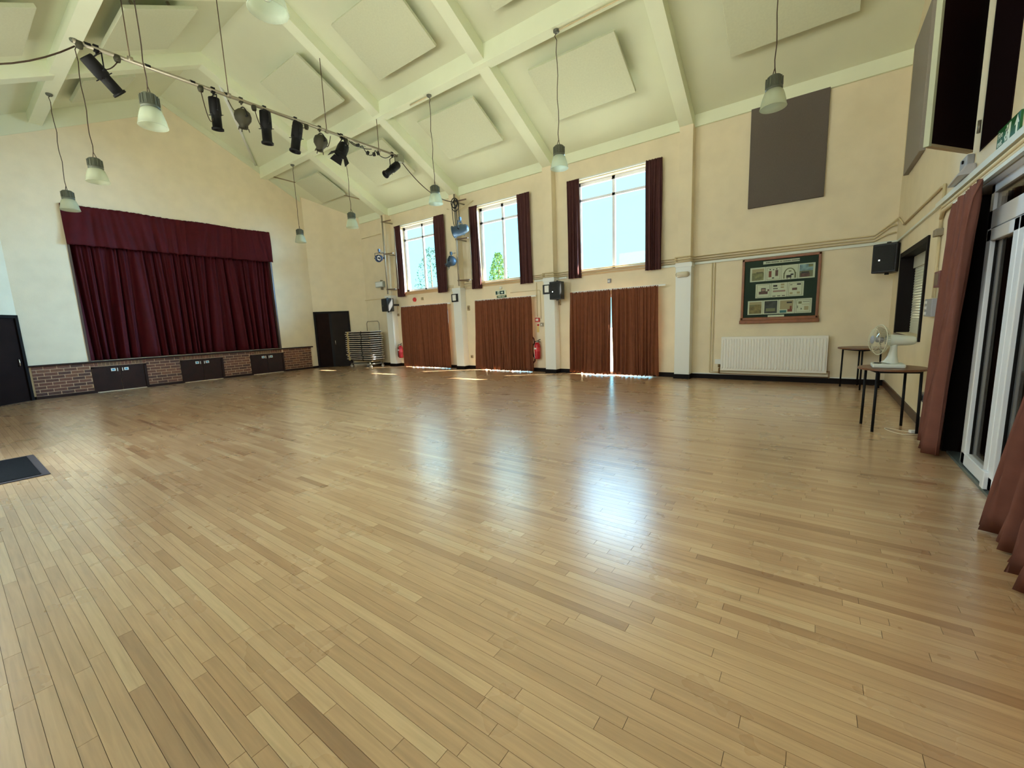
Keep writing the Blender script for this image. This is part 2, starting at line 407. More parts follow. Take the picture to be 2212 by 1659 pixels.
# ------------------------------------------------------------------ windows of the back wall
for i, (a, b) in enumerate(WINX):
    n = i+1; w = empty('window_%d' % n, (a, YB+.18, WZ[0])); w['kind'] = 'structure'
    yy0, yy1 = YB+.15, YB+.20; z0, z1 = WZ; cx = (a+b)/2; tz = 4.27
    mb = MB().box(a, a+.09, yy0, yy1, z0, z1).box(b-.09, b, yy0, yy1, z0, z1).box(a, b, yy0, yy1, z0, z0+.08).box(a, b, yy0, yy1, z1-.08, z1)
    mb.box(cx-.035, cx+.035, yy0, yy1, z0, z1).box(a, b, yy0, yy1, tz-.03, tz+.03)
    mb.build('frame', lilac, w)
    for xa, xb in ((a+.09, cx-.035), (cx+.035, b-.09)):
        for za, zb in ((z0+.08, tz-.03), (tz+.03, z1-.08)):
            box('pane', pane, (xa, xb, YB+.172, YB+.178, za, zb), w)
    MB().box(a-.05, b+.05, YB-.05, YB+.16, z0-.03, z0).box(a-.02, b+.02, YB-.02, YB, z0-.10, z0-.03).build('sill', M('sill_wood_paint', (200, 170, 128), .5), w)
    mb = MB().box(a-.18, b+.18, YB-.06, YB-.03, z1+.02, z1+.05).box(a-.1, a-.07, YB-.03, YB, z1+.02, z1+.05).box(b+.07, b+.1, YB-.03, YB, z1+.02, z1+.05)
    tag(mb.build('curtain_rail', whiteP), 'white curtain rail above the %s upper window' % ('left', 'middle', 'right')[i], 'curtain rail', 'upper window curtain rails')
# glazed garden doors behind the lower curtains
for i, (a, b) in enumerate(DOORX):
    n = i+1; d = empty('door_%d' % n, (a, YB+.15, 0)); d['kind'] = 'structure'; cx = (a+b)/2
    mb = MB().box(a, a+.07, YB+.12, YB+.18, 0, 1.95).box(b-.07, b, YB+.12, YB+.18, 0, 1.95).box(a, b, YB+.12, YB+.18, 1.88, 1.95).box(cx-.06, cx+.06, YB+.12, YB+.18, 0, 1.9).box(a, b, YB+.12, YB+.18, 0, .06)
    mb.build('frame', upvc, d)
    for xa, xb in ((a+.07, cx-.06), (cx+.06, b-.07)): box('pane', pane, (xa, xb, YB+.147, YB+.153, .06, 1.88), d)
    mb = MB().box(a-.12, b+.30, YB-.20, YB-.17, 2.03, 2.065).box(a-.05, a-.02, YB-.17, YB, 2.03, 2.06).box(b+.1, b+.13, YB-.17, YB, 2.03, 2.06)
    tag(mb.build('curtain_rail', whiteP), 'white curtain rail over the %s floor length curtains' % ('left', 'middle', 'right')[i], 'curtain rail', 'lower curtain rails')
# windows in the wall behind the camera
for i, (a, b) in enumerate(FW):
    w = empty('window_%d' % (i+4), (a, YF-.15, 2.5)); w['kind'] = 'structure'; cx = (a+b)/2
    mb = MB()
    for xa, xb in ((a, a+.07), (cx-.03, cx+.03), (b-.07, b)): mb.box(xa, xb, YF-.20, YF-.15, 2.5, 4.5)
    mb.box(a, b, YF-.2, YF-.15, 2.5, 2.58).box(a, b, YF-.2, YF-.15, 4.42, 4.5).build('frame', lilac, w)
    box('pane', pane, (a+.07, b-.07, YF-.178, YF-.172, 2.58, 4.42), w)
w = empty('door_4', (-6.95, YF-.15, 0)); w['kind'] = 'structure'
MB().box(-7.55, -7.47, YF-.2, YF-.15, 0, 2.1).box(-6.43, -6.35, YF-.2, YF-.15, 0, 2.1).box(-7.5, -6.4, YF-.2, YF-.15, 2.02, 2.1).box(-7.5, -6.4, YF-.2, YF-.15, 0, .1).build('frame', upvc, w)
box('pane', pane, (-7.47, -6.43, YF-.178, YF-.172, .1, 2.02), w)

# ------------------------------------------------------------------ curtains
def curtain(name, m, p0, p1, z0, z1, label, group=None, folds=9, amp=.045, off=0.0, head=.09, seed=0, bottom=None, flare=0.0, p0b=None, p1b=None, cat='curtain', scallop=0.0, gather=True):
    """pleated cloth from p0 to p1 (xy, as seen); p0b/p1b: where the hem runs"""
    rg = random.Random(seed); p0 = Vector(p0); p1 = Vector(p1); q0 = Vector(p0b or p0); q1 = Vector(p1b or p1)
    d = (p1-p0).normalized(); n = Vector((-d.y, d.x)); nx = max(24, int(folds*16)); nzs = 18
    ph = [rg.random()*6.28 for _ in range(5)]; wob = [rg.uniform(.6, 1.3) for _ in range(int(folds)+3)]
    mb = MB(); G = []
    for j in range(nzs+1):
        t = j/nzs; z = z1 + (z0-z1)*t; row = []
        for i in range(nx+1):
            u = i/nx
            a = (p0+(p1-p0)*u)*(1-t) + (q0+(q1-q0)*u)*t
            uu = u*folds + .35*math.sin(u*9+ph[0])*(.4+t) + .18*math.sin(u*23+ph[1])
            wgt = wob[int(u*folds) % len(wob)]*(.45+.75*t)
            sw = math.sin(uu*math.pi+ph[2]); s = (1.6*abs(sw)**.8-1)*amp*wgt*1.15 + math.sin(uu*5.1*math.pi+ph[3])*amp*.22 + amp*.5*math.sin(u*5+t*2.2+ph[4])*t
            if t < head/(z1-z0) and gather: s = math.sin(u*folds*2.6*2*math.pi)*amp*.3 + s*.35
            zz = z
            if j == nzs and bottom: zz += bottom*math.sin(u*folds*6.28+ph[1])*.5 + bottom*rg.uniform(-.5, .5)
            if j == 0: zz += rg.uniform(-.006, .006) + scallop*math.sin(u*17+ph[0])
            row.append(mb.bm.verts.new((a.x+n.x*(s+off), a.y+n.y*(s+off), zz)))
        G.append(row)
    for j in range(nzs):
        for i in range(nx): mb._f([G[j][i], G[j][i+1], G[j+1][i+1], G[j+1][i]], True)
    o = mb.build(name, m)
    sd = o.modifiers.new('thickness', 'SOLIDIFY'); sd.thickness = .006; sd.offset = 0
    tag(o, label, cat, group)
    return o
yc = YB-.10
pos = ('left', 'middle', 'right')
UC = [((-11.68, -11.37), (-9.76, -9.36)), ((-8.32, -7.99), (-6.63, -6.22)), ((-5.12, -4.78), (-3.17, -2.82))]
for i, ((a, b), (c, d)) in enumerate(UC):
    curtain('window_curtain', plumC, (a, yc), (b, yc), 2.40, 4.72, 'short plum curtain drawn back at the left edge of the %s upper window' % pos[i], 'upper window curtains', 5, .042, seed=i*7+1)
    curtain('window_curtain', plumC, (c, yc), (d, yc), 2.40, 4.72, 'short plum curtain drawn back at the right edge of the %s upper window' % pos[i], 'upper window curtains', 5.5, .042, seed=i*7+2)
yl = YB-.20
LC = [(-11.50, -10.42, -9.31), (-8.18, -7.12, -6.20), (-5.03, -3.95, -2.85)]
for i, (a, m_, b) in enumerate(LC):
    g = .022 if i == 2 else -.12
    zb = .03 if i < 2 else .035
    curtain('floor_curtain', brownC, (a, yl), (m_-g*.4, yl), zb, 2.05, 'floor length brown curtain, left half of the %s pair' % pos[i], 'floor length brown curtains', 10, .050, seed=40+i, bottom=.022, p0b=(a-.06, yl), p1b=(m_-g*1.3, yl))
    curtain('floor_curtain', brownC, (m_+g*.4, yl), (b, yl), zb, 2.05, 'floor length brown curtain, right half of the %s pair' % pos[i], 'floor length brown curtains', 10, .050, seed=50+i, bottom=.022, p0b=(m_+g*1.3, yl), p1b=(b+.02, yl))

# ------------------------------------------------------------------ stage
curtain('stage_curtain', velvet, (XL-.19, 7.0), (XL-.19, 4.62), .83, 3.80, 'dark crimson velvet stage curtain, half nearer the far door', 'stage curtains', 10, .13, seed=5)
curtain('stage_curtain', velvet, (XL-.19, 4.62), (XL-.19, 2.29), .83, 3.80, 'dark crimson velvet stage curtain, half nearer the left door', 'stage curtains', 10, .13, seed=6)
curtain('stage_valance', velvet, (XL+.055, 7.05), (XL+.055, 2.23), 3.70, 4.66, 'gathered crimson velvet valance across the top of the stage opening', None, 13, .045, seed=8, bottom=.015, scallop=.01, cat='valance')
st = empty('stage', (XL, 4.65, 0), 'low brick stage front with dark coping and three pairs of cupboard doors', 'stage')
XB = XL+.02
HT = [(2.25, 3.35), (4.11, 5.21), (5.98, 7.06)]
mb = MB(); yy = 1.25
segs = []; last = 1.25
for a, b in HT: segs.append((last, a)); last = b
segs.append((last, 8.05))
for a, b in segs: mb.box(XL+.002, XB, a, b, .06, .78)
for a, b in HT: mb.box(XL+.002, XB, a, b, .665, .78)
mb.build('mortar_bed', mortar, st)
MB().box(XL-.02, XL+.075, 1.20, 8.12, .775, .815).build('coping', dkwood, st, .006)
for a, b in segs: box('skirting', dkwood, (XL, XB+.03, a, b, 0, .068), st)
bc = {}
def brick(y0, y1, z0, z1, mat, parent):
    key = (round(y1-y0, 3), round(z1-z0, 3), mat.name)
    if key not in bc:
        o = MB().box(-.004, .010, 0, y1-y0, 0, z1-z0).build('brick', mat, parent); bc[key] = o.data; o.location = (XB, y0, z0); o.matrix_parent_inverse = Matrix.Translation(-parent.location)
        return
    o = bpy.data.objects.new('brick', bc[key]); COL.objects.link(o); o.parent = parent; o.matrix_parent_inverse = Matrix.Translation(-parent.location); o.location = (XB, y0, z0)
rg = random.Random(11)
nrow = 9; ch = (.775-.072)/nrow
for a, b in segs:
    for r in range(nrow):
        z0 = .072+r*ch; yy = a - (0.118 if (r % 2) else 0.0) - .03
        while yy < b:
            y0, y1 = max(yy, a+.003), min(yy+.212, b-.003)
            if y1-y0 > .035:
                o = brick(round(y0, 3), round(y1, 3), z0+.007, z0+ch-.007, rg.choice(brickM), st)
            yy += .228
for a, b in HT:
    yy = a+.004
    while yy < b-.05:
        brick(round(yy, 3), round(yy+.062, 3), .680, .768, headM if rg.random() < .7 else brickM[0], st); yy += .0735
for i, (a, b) in enumerate(HT):
    MB().box(XL-.03, XB+.012, a, a+.05, 0, .665).box(XL-.03, XB+.012, b-.05, b, 0, .665).box(XL-.03, XB+.012, a, b, .635, .668).build('door_frame', dkwood, st)
    c = (a+b)/2
    for s, (ya, yb) in ((-1, (a+.05, c-.003)), (1, (c+.003, b-.05))):
        dr = box('cupboard_door', dkwood, (XL-.025, XB-.005, ya, yb, .02, .633), st)
        hy = c + s*.05
        box('pull_handle', whitepl, (XB-.005, XB+.012, hy-.008, hy+.008, .515, .60), dr)
        sy = c + s*.13
        mbs = MB().use(whitepl).box(XB-.005, XB-.002, sy-.045, sy+.045, .525, .60)
        mbs.use(M('sticker_blue', (70, 160, 200), .5)).box(XB-.002, XB-.001, sy-.024, sy+.024, .542, .583)
        mbs.build('notice_sticker', None, dr)
# stage opening lining and stage interior
MB().box(XL-.30, XL+.012, 2.24, 2.285, .82, 4.5).box(XL-.30, XL+.012, 6.985, 7.03, .82, 4.5).build('opening_lining', M('brown_lining', (86, 70, 62), .3), wall_left)
MB().box(XL-1.5, XL-.30, 1.9, 7.4, .70, .80).build('stage_floor', dkwood, wall_left)
MB().box(XL-1.6, XL-1.5, 1.9, 7.4, .8, 5).box(XL-1.6, XL-.3, 1.8, 1.9, .7, 5).box(XL-1.6, XL-.3, 7.4, 7.5, .7, 5).box(XL-1.6, XL-.3, 1.8, 7.5, 5, 5.1).build('stage_back', black, wall_left)

# doors in the canted corners
def cant_door(n, A, d, s0, s1, zt, leaves, label_handle):
    A = Vector((*A, 0)); d = Vector((*d, 0)).normalized(); nn = Vector((0, 0, 1)).cross(d)
    mid = A + d*2 ;
    # inward normal points to the room centre
    if (Vector((-6, 4, 0))-A).dot(nn) < 0: nn = -nn
    root = empty('door_%d' % n, A+d*s0); root['kind'] = 'structure'
    def slab(name, m, a, b, z0, z1, t0, t1, parent):
        P = [A+d*a+nn*t0, A+d*b+nn*t0, A+d*b+nn*t1, A+d*a+nn*t1]
        return MB().hexa([p+Vector((0, 0, z0)) for p in P]+[p+Vector((0, 0, z1)) for p in P]).build(name, m, parent)
    slab('door_backing', black, s0, s1, 0, zt, 0.0, .008, root)
    for a, b, z0, z1 in ((s0, s0+.07, 0, zt), (s1-.07, s1, 0, zt), (s0, s1, zt-.07, zt)): slab('architrave', blackwood, a, b, z0, z1, 0, .05, root)
    for k, (a, b, m, t) in enumerate(leaves):
        lf = slab('door_leaf', m, a, b, .01, zt-.07, 0.0, t, root)
        if label_handle[k] is not None:
            hs, hm = label_handle[k]; P = A+d*hs+nn*(t+.03)
            MB().tube([P+Vector((0, 0, .82))-nn*.03, P+Vector((0, 0, .84)), P+Vector((0, 0, .97)), P+Vector((0, 0, .99))-nn*.03], .011, 8).build('pull_handle', hm, lf)
    return root
brn = M('dark_door_veneer', (30, 16, 12), .7, spec=.1, nz=(3, .25)); gry = M('charcoal_door', (38, 32, 28), .65, spec=.12, nz=(3, .15))
cant_door(5, CA, (1.27, 1.40), .0, 1.24, 2.05, [(.07, .52, brn, .012), (.60, 1.17, gry, .03)], [None, (.68, chrome)])
cant_door(6, CC, (1, -1), .03, 1.10, 1.99, [(.10, 1.03, brn, .015)], [(.2, chrome)])
MB().box(XL+.0, XL+.02, 8.06, 8.29, 0, .07).box(XL, XL+.02, 1.21, 1.25, 0, .07).build('baseboard_left', blackwood, kind='structure')

# ------------------------------------------------------------------ ceiling acoustic panels
PX = [(-11.2, -9.5, 'between the first two rafters from the stage'), (-8.1, -6.35, 'between the second and third rafters from the stage'),
      (-4.87, -3.1, 'between the third and fourth rafters from the stage'), (-1.42, .28, 'in the bay beside the hatch wall')]
PYS = [(7.65, 8.72, 'low window side'), (5.52, 6.6, 'high window side'), (2.6, 3.68, 'high camera side'), (.48, 1.55, 'low camera side')]
for (a, b, wh) in PX:
    for (c, d, side) in PYS:
        cx, cy = (a+b)/2, (c+d)/2; tilt = -math.atan(.505) if cy > RY else math.atan(.505)
        cx *= .985; cy *= .985
        t = empty('ceiling_panel', (cx, cy, zc(cy)-.22), 'square cream acoustic ceiling panel on the %s slope, %s' % (side, wh), 'acoustic panel', 'cream acoustic panels hung under the ceiling')
        t.rotation_euler = (tilt, 0, 0); sl = (d-c)/math.cos(math.atan(.505))
        local('panel', MB().box(-(b-a)/2, (b-a)/2, -sl/2, sl/2, -.03, .03), panC, t, bevel=.006)
        hb = MB()
        for sx in (-.55, .55):
            for sy in (-.3, .3): hb.box(sx-.02, sx+.02, sy-.02, sy+.02, .03, .20)
        local('hanger', hb, steel, t)
# small ridge panel in the end bay next to the stage
def slab_on_slope(name, a, b, c, d, label):
    cx, cy = (a+b)/2, (c+d)/2; tilt = -math.atan(.505) if cy > RY else math.atan(.505)
    t = empty(name, (cx, cy, zc(cy)-.13), label, 'acoustic panel', 'cream acoustic panels hung under the ceiling'); t.rotation_euler = (tilt, 0, 0)
    local('panel', MB().box(-(b-a)/2, (b-a)/2, -(d-c)*.56, (d-c)*.56, -.03, .03), panC, t)
    local('hanger', MB().box(-.05, .05, -.05, .05, .03, .13), steel, t)
slab_on_slope('ceiling_panel', -14.1, -12.75, 7.7, 8.6, 'narrow cream ceiling panel in the end bay above the double door')
slab_on_slope('ceiling_panel', -14.1, -12.75, 2.6, 3.5, 'narrow cream ceiling panel in the end bay on the camera side slope')

# ------------------------------------------------------------------ pendant lamps
def make_lamp():
    t = empty('pendant_lamp', (0, 0, 0))
    local('ceiling_rose', MB().lathe([(.055, 0), (.055, -.03), (.035, -.05), (.0, -.05)], 14), greyhood, t)
    rg = random.Random(4); pts = [(0, 0, -.05), (.03, 0, -.09), (-.004, 0, -.16)]
    for k in range(1, 9): pts.append((.012*math.sin(k*1.7), .008*math.cos(k*2.1), -.16-k*.19))
    pts.append((0, 0, -1.80))
    local('flex', MB().tube(pts, .007, 5), cordM, t)
    local('suspension_loop', MB().tube([(0, 0, -1.78), (.045, 0, -1.90)], .006, 5).tube([(0, 0, -1.78), (-.02, 0, -1.90)], .006, 5), cordM, t)
    h = local('housing', MB().lathe([(.0, -1.885), (.075, -1.885), (.095, -1.91), (.098, -2.03), (.104, -2.035), (.104, -2.055), (.06, -2.056)], 22), greyhood, t)
    fins = MB()
    for k in range(14):
        a = k*2*math.pi/14
        fins.cbox((.1*math.cos(a), .1*math.sin(a), -1.965), (.012, .006, .11), Matrix.Rotation(a, 3, 'Z'))
    local('cooling_fins', fins, greyhood, h)
    prof = [(.088, -2.055), (.110, -2.08), (.128, -2.13), (.145, -2.20), (.158, -2.27), (.162, -2.275), (.157, -2.28), (.142, -2.20), (.124, -2.13), (.104, -2.08), (.08, -2.06)]
    n = 48; rings = MB()
    V = []
    for r, z in prof: V.append([rings.bm.verts.new(((r*(1+.012*(k % 2)))*math.cos(2*math.pi*k/n), (r*(1+.012*(k % 2)))*math.sin(2*math.pi*k/n), z)) for k in range(n)])
    for a, b in zip(V, V[1:]):
        for k in range(n): rings._f([a[k], a[(k+1) % n], b[(k+1) % n], b[k]], True)
    sh = local('ribbed_shade', rings, SHADE, t)
    local('bulb', MB().lathe([(0, -2.2), (.03, -2.19), (.038, -2.14), (.028, -2.09), (.02, -2.05)], 12), M('bulb_glass', (230, 236, 228), .15), t)
    return t
SHADE = bpy.data.materials.new('ribbed_acrylic'); SHADE.use_nodes = True
_n = SHADE.node_tree; _b = _n.nodes['Principled BSDF']; _b.inputs['Base Color'].default_value = (*lin((222, 228, 208)), 1); _b.inputs['Roughness'].default_value = .2
_t = _n.nodes.new('ShaderNodeBsdfTransparent'); _t.inputs[0].default_value = (.93, .95, .9, 1)
_l = _n.nodes.new('ShaderNodeBsdfTranslucent'); _l.inputs[0].default_value = (*lin((225, 230, 212)), 1)
_m = _n.nodes.new('ShaderNodeMixShader'); _m.inputs[0].default_value = .45; _m2 = _n.nodes.new('ShaderNodeMixShader'); _m2.inputs[0].default_value = .5
_n.links.new(_b.outputs[0], _m.inputs[1]); _n.links.new(_l.outputs[0], _m.inputs[2]); _n.links.new(_m.outputs[0], _m2.inputs[1]); _n.links.new(_t.outputs[0], _m2.inputs[2])
_n.links.new(_m2.outputs[0], _n.nodes['Material Output'].inputs[0])
lamp0 = make_lamp(); first = True
LP = [(-13.1, 7.11, 'in front of the wall above the double door'), (-10.36, 7.11, 'just right of the lamp above the double door'), (-7.13, 7.11, 'left of the middle upper window'),
      (-3.93, 7.11, 'left of the right upper window'), (-.62, 7.11, 'over the corner of the big grey wall panel'),
      (-12.95, 2.09, 'overlapping the top left corner of the stage valance'), (-10.37, 2.09, 'above the left part of the stage valance'),
      (-7.2, 2.09, 'right under the left half of the lighting bar'), (-3.97, 2.09, 'nearest the camera, cut by the top of the picture')]
for i, (x, y, wh) in enumerate(LP):
    t = lamp0 if i == 0 else copy_tree(lamp0)
    t.location = (x, y, 6.375); t.rotation_euler = (0, 0, R([0, 40, 100, 200, 150, 320, 60, 20, 250][i]))
    tag(t, 'pendant lamp with ribbed shade, %s' % wh, 'pendant lamp', 'pendant lamps with ribbed shades')
# conduits feeding the lamps along the purlin soffit
for (x0, x1, w) in ((-3.9, -.7, 'right'), (-7.75, -7.15, 'middle')):
    tag(MB().tube([(x0, 7.11, 6.355), (x1, 7.11, 6.355)], .012, 6).build('conduit', pipeP), 'thin cream conduit under the roof beam by the %s pendant lamp' % w, 'conduit', 'lamp conduits')

# ------------------------------------------------------------------ stage lighting bar
BX, BZ = -8.88, 5.66
bar = empty('lighting_bar', (BX, 4.7, BZ), 'long grey steel lighting bar hung on rods across the hall', 'lighting bar')
MB().tube([(BX, 1.78, BZ-.03), (BX, 7.62, BZ+.03)], .030, 10).build('bar_tube', steel, bar)
for y in (2.41, 3.77, 5.67, 7.03):
    MB().tube([(BX, y, BZ), (BX, y, zc(y)-.26)], .008, 6).build('suspension_rod', M('rod_steel', (96, 78, 60), .5, metal=.5), bar)
    MB().tube([(BX, y-.03, BZ), (BX, y+.03, BZ)], .042, 10).build('rod_clamp', steel, bar)
for y in (1.93, 2.62, 3.22, 3.74, 5.95):
    MB().tube([(BX, y-.035, BZ-.02+.01*(y-1.8)), (BX, y+.035, BZ-.02+.01*(y-1.8))], .0325, 10).build('tape_band', black, bar)
for y in (1.84, 2.25, 3.33, 4.19, 5.21, 6.13):
    MB().lathe([(0, -.085), (.035, -.085), (.045, -.05), (.045, 0), (0, 0)], 14, Matrix.Translation((BX, y, BZ-.02))).build('socket_outlet', olive, bar)
MB().cbox((BX, 7.66, BZ-.02), (.16, .16, .18)).build('junction_box', M('box_greygreen', (126, 128, 108), .5), bar, .01)
def sag(name, a, b, drop, label, r=.011, n=14, m=None):
    a, b = Vector(a), Vector(b)
    pts = [a.lerp(b, k/n) - Vector((0, 0, drop*4*(k/n)*(1-k/n))) for k in range(n+1)]
    return tag(MB().tube(pts, r, 6).build(name, m or cordM), label, 'cable')
sag('power_cable', (BX, 1.79, BZ-.10), (-8.9, YF+.01, 5.0), .42, 'brown cable sagging away left from the end of the lighting bar')
sag('power_cable', (BX+.03, 7.70, BZ-.10), (-8.6, 9.40, 4.88), .25, 'brown cable running from the right bar end to the wall mounted boom')

def axis_mat(loc, d):
    z = -Vector(d).normalized(); up = Vector((0, 0, 1)) if abs(z.z) < .97 else Vector((0, 1, 0))
    x = up.cross(z).normalized(); y = z.cross(x)
    return Matrix(((x.x, y.x, z.x, loc[0]), (x.y, y.y, z.y, loc[1]), (x.z, y.z, z.z, loc[2]), (0, 0, 0, 1)))
def spot(kind, y, d, label, cable=None, drop=.30, x=BX, zb=None, mat=None, grp='stage lights on the lighting bar', hook=True, s=1.0):
    zb = BZ+.01*(y-4.6) if zb is None else zb
    m = mat or (black if kind != 'round' else olive)
    t = empty('stage_light', (x, y, zb), label, 'spotlight', grp)
    c = Vector((x, y, zb-drop)); A = axis_mat(c, d) @ Matrix.Scale(s, 4); side = (A.to_3x3() @ Vector((1, 0, 0))).normalized(); hw = (.15 if kind == 'profile' else .16 if kind != 'round' else .165)*s
    if hook: MB().tube([(x, y, zb+.04), (x, y, zb-.075)], .016, 8).cbox((x, y, zb), (.05, .06, .09)).build('hook_clamp', m, t)
    top = Vector((x, y, zb-.08))
    if kind == 'round':
        pts = [c + (side*math.cos(a) + Vector((0, 0, 1))*math.sin(a))*hw*1.08 for a in [math.pi*k/10 for k in range(11)]]
        pts = [Vector((p.x, p.y, min(p.z, c.z+(drop-.08)))) for p in pts]
        MB().tube([c-side*-hw*1.08*0+side*hw*1.08] + pts[1:-1] + [c-side*hw*1.08], .010, 6).build('yoke', black, t)
    else:
        MB().tube([c+side*hw, c+side*hw+Vector((0, 0, drop-.09)), top, c-side*hw+Vector((0, 0, drop-.09)), c-side*hw], .010*s+.002, 6).build('yoke', m, t)
    MB().tube([c-side*(hw+.03), c+side*(hw+.03)], .016, 8).build('tilt_knob', black, t)
    if kind == 'profile':
        MB().lathe([(0, .26), (.10, .26), (.115, .24), (.120, .10), (.120, -.06), (.10, -.09), (.10, -.10), (0, -.10)], 8, A).build('lamp_house', m, t)
        tb = MB().lathe([(.096, -.09), (.096, -.34), (.120, -.345), (.120, -.385), (.09, -.385), (.07, -.30)], 12, A).build('lens_tube', m, t)
        MB().lathe([(0, -.31), (.04, -.318), (.07, -.31)], 12, A).build('lens', M('lens_glass', (60, 66, 70), .05), tb)
        fl = MB()
        for a in range(4):
            q = A @ Vector((.11*math.cos(a*1.57+.6), .11*math.sin(a*1.57+.6), -.08)); q2 = A @ Vector((.165*math.cos(a*1.57+.6), .165*math.sin(a*1.57+.6), -.08))
            fl.tube([q, q2], .007, 5)
        fl.build('shutter_handles', m, t)
    elif kind == 'can':
        MB().lathe([(0, .19), (.06, .18), (.09, .15), (.10, .08), (.115, .06), (.115, -.16), (.135, -.165), (.135, -.18), (.105, -.18), (.10, -.10)], 18, A).build('lamp_house', m, t)
        MB().lathe([(0, -.12), (.06, -.13), (.105, -.125)], 14, A).build('lens', M('lens_glass', (60, 66, 70), .05), t)
    elif kind == 'fresnel':
        MB().lathe([(0, .15), (.07, .15), (.11, .11), (.125, .04), (.125, -.12), (.135, -.125), (.135, -.15), (.11, -.15), (.1, -.10)], 12, A).build('lamp_house', m, t)
        MB().lathe([(0, -.10), (.06, -.12), (.11, -.115)], 12, A).build('lens', M('lens_glass', (60, 66, 70), .05), t)
        for k in range(4):
            bm_ = Matrix.Rotation(k*math.pi/2, 4, 'Z') @ Matrix.Translation((0, .115, -.15)) @ Matrix.Rotation(R(38), 4, 'X')
            w1, w2, l = .095, .13, -.14
            P = [A @ bm_ @ Vector(q) for q in ((-w1, 0, 0), (w1, 0, 0), (w2, 0, l), (-w2, 0, l), (-w1, .006, 0), (w1, .006, 0), (w2, .006, l), (-w2, .006, l))]
            MB().hexa([P[0], P[1], P[5], P[4], P[3], P[2], P[6], P[7]]).build('barn_door', m, t)
    else:
        MB().lathe([(0, .14), (.07, .135), (.125, .09), (.145, .02), (.135, -.04), (.085, -.11), (.075, -.12), (.072, -.185), (.06, -.185), (.055, -.1)], 14, A).build('lamp_house', m, t)
        MB().lathe([(0, -.12), (.03, -.13), (.06, -.12)], 12, A).build('lens', M('lens_glass', (60, 66, 70), .05), t)
        cl = MB()
        for k in range(4):
            q = A @ Vector((.08*math.cos(k*1.57), .08*math.sin(k*1.57), -.17)); q2 = A @ Vector((.095*math.cos(k*1.57), .095*math.sin(k*1.57), -.225)); cl.tube([q, q2], .009, 5)
        cl.build('colour_frame_clips', m, t)
    if cable:
        a = A @ Vector((0, 0, .2)) if kind == 'profile' else A @ Vector((0, 0, .13)); e = Vector((x, cable[0], zb-.08)); n = 12; dr = cable[1]
        pts = [Vector(a).lerp(e, k/n) - Vector((0, 0, dr*4*(k/n)*(1-k/n))) for k in range(n+1)]
        MB().tube(pts, .008, 5).build('flex', cordM, t)
    return t
spot('profile', 2.02, (-.15, .62, -.62), 'long black profile spotlight tilted at the left end of the lighting bar', (2.25, .12), .32, s=.8)
spot('profile', 3.52, (-.12, .05, -.98), 'short black spotlight with a looped flex, left of the first round lantern', (3.33, .42), .34, s=.8)
spot('round', 3.97, (-.1, .02, -.98), 'round olive lantern in a hoop yoke, beside the short black spotlight', (3.75, .12), .30)
spot('profile', 4.38, (-.1, .02, -.98), 'long black profile spotlight hanging straight down at the middle of the bar', (4.2, .26), .29, s=.9)
spot('profile', 4.98, (-.1, -.16, -.95), 'long black profile spotlight beside the rod clamp, leaning slightly left', (5.2, .02), .29, s=.9)
spot('round', 5.50, (-.1, -.18, -.95), 'round olive lantern in a hoop yoke, left of the barn door spotlight', (5.75, .22), .28)
spot('fresnel', 6.02, (-.1, -.40, -.85), 'black barn door spotlight right of the second round lantern', (6.2, .1), .28)
spot('profile', 7.42, (-.1, -.70, -.60), 'black spotlight tipped steeply left at the right end of the bar', (7.6, .05), .34, s=.8)
mb = MB()
for a, b, dr in ((6.2, 6.55, .06), (6.55, 6.9, .16), (6.9, 7.35, .10), (6.25, 6.8, .05)):
    mb.tube([(BX+.02, a+(b-a)*k/8, BZ-.04-dr*4*(k/8)*(1-k/8)) for k in range(9)], .010, 5)
for y, z in ((6.68, -.16), (6.86, -.14), (6.98, -.08), (6.42, -.06)): mb.cbox((BX+.02, y, BZ+z), (.05, .08, .05), Matrix.Rotation(y*3, 3, 'X'))
tag(mb.build('looped_cable', blackpl), 'dark looped cables with plugs taped along the right half of the lighting bar', 'cable')

# ------------------------------------------------------------------ wall booms with lanterns
def boom(x, label, z1=5.06):
    t = empty('lighting_boom', (x, YB-.42, 2.5), label, 'lighting boom', 'lighting booms on the window wall'); y = YB-.42
    MB().tube([(x, y, 2.50), (x, y, z1)], .026, 10).build('pole', steel, t)
    MB().tube([(x+.36, YB-.24, 2.66), (x+.36, YB-.24, 4.62)], .012, 6).build('wire_rod', steel, t)
    for z in (4.86, 3.82, 2.66):
        MB().tube([(x-.04, y, z), (x+.44, y, z-.02)], .020, 8).build('rung', M('rung_brown', (110, 88, 66), .6), t)
        MB().tube([(x, y, z), (x, YB-.002, z)], .020, 8).build('wall_bracket', steel, t)
    return t
boom(-8.56, 'steel lighting boom with coiled cable between the left and middle upper windows')
boom(-11.86, 'steel lighting boom left of the left upper window')
S1 = spot('can', 9.10, (-.80, -.35, -.16), 'large blue grey can lantern on the boom between the left and middle windows', None, .30, x=-8.22, zb=4.30, mat=bluegrey, grp='lanterns on the wall booms', s=1.25)
S2 = spot('round', 9.12, (-.72, -.2, -.62), 'small blue grey spotlight low on the boom, below the large can lantern', None, .22, x=-8.66, zb=3.42, mat=bluegrey, grp='lanterns on the wall booms', s=1.0)
S3 = spot('can', 9.08, (.62, -.75, -.2), 'dark blue lantern facing into the hall on the far left boom', None, .25, x=-11.88, zb=3.92, mat=M('dark_blue_paint', (40, 56, 84), .35), grp='lanterns on the wall booms', s=.9)
